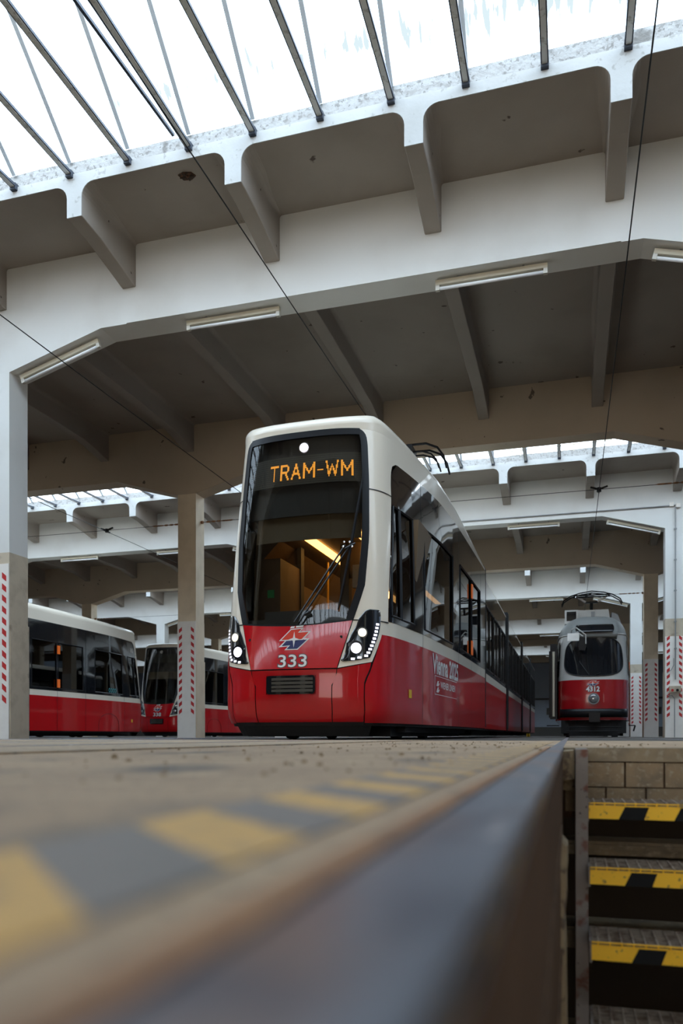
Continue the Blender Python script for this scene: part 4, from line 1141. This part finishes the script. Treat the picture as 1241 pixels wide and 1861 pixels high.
    b = MB(); b.box(-.73, -.49, .71, .76, 3.31, 3.38); b.bar((-.7, .8, 3.1), (-.7, .8, 3.3), .04, .04); b.bar((-.5, .8, 3.1), (-.5, .8, 3.3), .04, .04); b.build('sign_foot', M['cream'], so)
    # mirror on its white bracket
    b = MB(); b.tube([(-.62, .10, 2.98), (-.60, -.10, 3.10), (-.48, -.22, 3.13), (-.22, -.25, 2.92), (-.22, -.25, 2.66)], .016, 6)
    b.tube([(-.62, .10, 2.9), (-.45, -.15, 3.02), (-.30, -.22, 2.88)], .014, 6); mo = b.build('mirror_bracket', M['e1white'], root)
    b = MB(); b.box(-.72, -.40, -.20, -.13, 2.76, 2.98); b.build('sun_flap', M['board'], mo)
    b = MB(); b.prism([(-.40, 2.50), (-.24, 2.48), (-.20, 2.62), (-.22, 2.84), (-.38, 2.88), (-.42, 2.7)], 'y', -.22, -.10); b.build('mirror', M['satin'], mo)
    # pantograph
    b = MB(); z = 4.50; y = 2.2
    for dy in (-.17, .17):
        b.tube([(-.90, y+dy, z-.36), (-.84, y+dy, z-.22), (-.62, y+dy, z-.08), (-.35, y+dy, z), (0, y+dy, z+.05), (.35, y+dy, z), (.62, y+dy, z-.08), (.84, y+dy, z-.22), (.90, y+dy, z-.36)], .02, 6)
        b.tube([(-.55, y+dy, z-.07), (.55, y+dy, z-.07)], .022, 6)
    po = b.build('pantograph', M['satin'], root)
    b = MB(); b.bar((-.48, y, z-.08), (-.18, y+.1, z-.24), .05, .05); b.bar((.48, y, z-.08), (.18, y+.1, z-.24), .05, .05); b.build('pantograph_spring', M['silver'], po)
    b = MB(); b.bar((-.2, y+.1, z-.26), (.2, y+.1, z-.26), .05, .06); b.bar((0, y+.1, z-.25), (0, y+.5, z-.72), .09, .09); b.bar((0, y+.5, z-.7), (0, y-.4, z-.7), .1, .06)
    b.build('pantograph_arm', M['satin'], po)
    for yy in (2.2, 3.9, 9.0, 10.7):
        for x in (-.72, .72):
            q = MB(); q.tube([(x-.05, yy, .33), (x+.05, yy, .33)], .32, 18); q.build('wheel', M['under'], root)
    return root
old_tram((.66, 23.6, 0))

# ================================================================== FOREGROUND: rail, painted strip, pit
m = MB(); RXc = -.052; rw = .028
m.prism([(RXc-rw, -.02), (RXc+rw, -.02), (RXc+rw, -.004), (RXc+rw-.001, .000), (RXc+rw-.004, .002), (RXc-rw+.006, .002), (RXc-rw, -.003)], 'y', -1.5, 60)
tag(m.build('rail', M['rail'], fix=True), 'long worn blue-grey steel rail edging the pit, running from the camera to the old tram', 'rail')
m = MB(); m.prism([(-.093, .0005), (-.0795, .0005), (-.0795, .0014), (-.093, .0012)], 'y', -1.2, 3.4)
tag(m.build('rust_seam', M['rust']), 'narrow rusty seam along the left side of the blurred rail', 'rust seam')
# yellow and dark slanting floor marks, one object each
strip = tag(empty('floor_marking', (0, 0, 0)), 'worn yellow and dark slanting warning strip painted beside the rail', 'marking')
for k in range(-2, 34):
    y = .315+k*.18
    for q, (nm, mt) in enumerate((('yellow_mark', M['floor_yellow']), ('dark_mark', M['floor_grey']))):
        ya = y-.045+q*.09; yc = ya+.09
        b = MB(); sl = .11
        b.add([(-.122, ya-.0, .0006), (-.122, yc, .0006), (-.229, yc+sl, .0006), (-.229, ya+sl, .0006), (-.122, ya-.0, .0016), (-.122, yc, .0016), (-.229, yc+sl, .0016), (-.229, ya+sl, .0016)],
              [(4, 5, 6, 7), (3, 2, 1, 0), (0, 1, 5, 4), (1, 2, 6, 5), (2, 3, 7, 6), (3, 0, 4, 7)])
        b.build(nm, mt, strip)
# crumbs
rng = random.Random(3); b = MB()
def crumb(b, x, y, r, z=0):
    n = 5; ps = []
    for k in range(n):
        a = 2*PI*k/n+rng.uniform(-.4, .4); rr = r*rng.uniform(.6, 1.2); ps.append((x+rr*math.cos(a), y+rr*math.sin(a)))
    h = r*rng.uniform(.5, 1.0)
    b.add([(p_[0], p_[1], z) for p_ in ps]+[(x+(p_[0]-x)*.5, y+(p_[1]-y)*.5, z+h) for p_ in ps], [tuple(range(n, 2*n))]+[(k, (k+1) % n, n+(k+1) % n, n+k) for k in range(n)])
for _ in range(260):
    y = rng.uniform(.7, 6); x = rng.uniform(-1.35, -.12) if rng.random() < .7 else rng.uniform(-.9, -.25)
    crumb(b, x*(1 if y > 2 else .7), y, rng.choice((.002, .003, .003, .005, .007)))
for _ in range(60): crumb(b, rng.uniform(.0, .9), rng.uniform(PY1+.02, 5), rng.choice((.003, .005, .008)))
for (x, y, r) in ((-.95, 1.5, .012), (-.42, 2.0, .009), (-.36, 1.6, .006), (.16, 3.6, .012), (-.12, 3.0, .012), (-.09, 2.6, .01)): crumb(b, x, y, r)
tag(b.build('grit', M['pitblock']), 'loose grit and crumbs scattered on the floor beside the rail', 'grit', kind='stuff')

# pit walls
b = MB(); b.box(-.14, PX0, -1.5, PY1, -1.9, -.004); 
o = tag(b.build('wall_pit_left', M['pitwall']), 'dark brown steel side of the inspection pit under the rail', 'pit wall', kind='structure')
b = MB()
for z in (-.20, -.55): b.box(PX0-.001, PX0+.006, -1.5, 2.3, z-.02, z)
b.build('wall_ledge', M['pitwall'], o)
b = MB(); b.box(PX1, PX1+.2, PY0, PY1, -1.9, -.3); tag(b.build('wall_pit_right', M['pitconc']), 'right concrete side of the inspection pit', 'pit wall', kind='structure')
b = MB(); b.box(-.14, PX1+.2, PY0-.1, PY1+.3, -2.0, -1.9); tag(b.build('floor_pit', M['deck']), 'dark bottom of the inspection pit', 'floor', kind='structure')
o = tag(empty('wall_pit_end', (0, PY1, 0)), 'end wall of the inspection pit with concrete cap and tan blocks behind the steps', 'pit wall', kind='structure')
b = MB(); b.box(-.033, PX1, -.0, .2, -.055, 0.0); b.box(.0, PX1, -.006, 0, -.055, -.002); b.build('cap_beam', M['pitconc'], o)
b = MB(); b.box(-.033, PX1, .025, .2, -.29, -.055); b.build('mortar_bed', M['pitwall'], o)
b = MB(); b.box(-.14, PX1+.2, 1.2, 1.3, -1.9, -.05); b.box(-.24, -.14, -.3, 1.3, -1.95, -.05); b.box(PX1, PX1+.3, -.1, 1.3, -1.95, -.05); b.box(-.2, PX1+.3, -.1, 1.3, -2.0, -1.9); b.build('recess_back', M['deck'], o)
rng2 = random.Random(4)
for row, (z0, z1) in enumerate(((-.158, -.060), (-.262, -.163))):
    x = .0-(.02 if row % 2 else .09)
    while x < 1.3:
        wbl = .155+rng2.uniform(-.01, .01); xe = min(x+wbl, 1.33); xs = max(x, -.03)
        if xe-xs > .02:
            b = MB(); d = rng2.uniform(-.004, .004)
            b.box(xs+.003, xe-.003, .0+d, .05, z0, z1); b.build('block', M['pitblock'], o)
        x += wbl+.002
for (z0, z1, yo) in ((-.430, -.375, -.06), (-.80, -.715, -.10), (-1.25, -1.15, -.1)):
    b = MB(); b.box(-.03, PX1, yo, .1, z0, z1); b.box(-.03, PX1, yo-.012, yo, z1-.03, z1-.012); b.build('concrete_ledge', M['pitconc'], o)
# chipped post at the pit side and corner block
b = MB()
zs = [-.235, -.26, -.30, -.34, -.40, -.46, -.55, -.8, -1.2, -1.9]; rows = []
rg = random.Random(9)
for z in zs:
    w_ = -.006+rg.uniform(-.008, .003)+(0 if z < -.24 else -.02)
    rows.append([(-.046, 2.30, z), (-.046+rg.uniform(0, .004), 2.285, z), (w_-.006, 2.285+rg.uniform(-.004, .003), z), (w_, 2.30, z), (w_, 2.42, z), (-.046, 2.42, z)])
vs = [p_ for r in rows for p_ in r]; fs = [tuple(range(6))]
for j in range(len(rows)-1):
    for k in range(6): fs.append((j*6+k, j*6+(k+1) % 6, (j+1)*6+(k+1) % 6, (j+1)*6+k))
b.add(vs, fs)
tag(b.build('pit_post', M['ochre'], fix=True), 'chipped ochre post with splintered top against the pit side', 'post')
b = MB(); b.prism([(-.055, -.012), (.014, -.006), (.018, -.07), (.016, -.115), (-.04, -.12), (-.06, -.06)], 'y', 3.08, 3.375)
b.prism([(-.06, -.12), (.012, -.115), (.006, -.165), (-.05, -.16)], 'y', 3.2, 3.375)
tag(b.build('corner_block', M['ochre'], fix=True), 'crumbling ochre corner block between rail end and steps', 'block')

# steps
stair = tag(empty('pit_steps', (0, 0, 0)), 'steel grating steps with yellow and black nosings leading down into the pit', 'steps')
b = MB()
b.add([(.021, 3.36, .0), (.064, 3.36, .0), (.064, 2.98, -.0), (.021, 2.98, -.0),
       (.021, 3.36, -1.9), (.064, 3.36, -1.9), (.064, 2.62, -1.9), (.021, 2.62, -1.9), (.021, 2.98, -.25), (.064, 2.98, -.25)],
      [(0, 1, 2, 3), (3, 2, 9, 8), (8, 9, 6, 7), (0, 3, 8), (0, 8, 4), (8, 7, 4), (1, 9, 2), (1, 5, 9), (9, 5, 6), (0, 4, 5, 1)])
b.add([], []); b.build('stringer', M['stringer'], stair)
for n in range(8):
    z = -.198-.2065*n; yf = 3.06-.205*n    # nosing top and front
    if z < -1.7: break
    x0, x1 = .068, 1.28
    g = MB()
    d = .20; nb = 7
    for k in range(nb): yy = yf+.008+d*k/(nb-1); g.box(x0, x1, yy-.0018, yy+.0018, z-.022, z)
    x = x0+.02
    while x < x1: g.box(x-.0025, x+.0025, yf, yf+d, z-.006, z+.002); x += .036
    g.box(x0, x0+.004, yf, yf+d, z-.03, z); g.box(x1-.004, x1, yf, yf+d, z-.03, z)
    st = MB(); st.box(x0, x1, yf+.0, yf+.003, z-.03, z)
    tr = g.build('tread_grating', M['grating'], stair)
    # nosing: a bright front lip of wires and a plate
    q = MB()
    for dz in (0.0, -.010): q.box(x0, x1, yf-.004, yf+.000, z-.004+dz, z-.0+dz)
    x = x0+.02
    while x < x1: q.box(x-.002, x+.002, yf-.006, yf+.02, z-.014, z+.0015); x += .036
    q.box(x0, x1, yf-.002, yf+.004, z-.060, z-.014)
    no = q.build('nosing', M['nosing'], tr)
    x = x0+.105+.008*n
    while x < x1-.1:
        q = MB(); q.prism([(x, z-.0605), (x+.088, z-.0605), (x+.104, z-.0145), (x+.022, z-.0145)], 'y', yf-.0045, yf-.002); x += .19
        q.build('black_band', M['nosblack'], tr, fix=True)
    q = MB(); q.box(x0-.006, x0+.002, yf, yf+.2, z-.07, z); q.disc((x0-.004, yf+.1, z-.035), (-1, 0, 0), .01, .004, 8); q.build('bracket', M['stringer'], tr)

# parts made of pieces too small to pick apart singly
for o in COL.objects:
    if o.parent and o.type == 'MESH' and o.name.split('.')[0] in ('seam', 'wiper_bolts', 'number', 'number_outline', 'lettering', 'led_lettering', 'number_side', 'ring_stickers', 'hazard_marks', 'tread_grating', 'nosing', 'pane_frame', 'tensioner', 'wheel_cover_seam', 'display_board', 'painted_edge', 'curb', 'rusty_hole', 'lifeguard', 'underframe', 'gangway', 'window_band', 'inner_skin', 'pantograph', 'wiper', 'mirror_bracket', 'emblem_border'):
        o['kind'] = 'stuff'
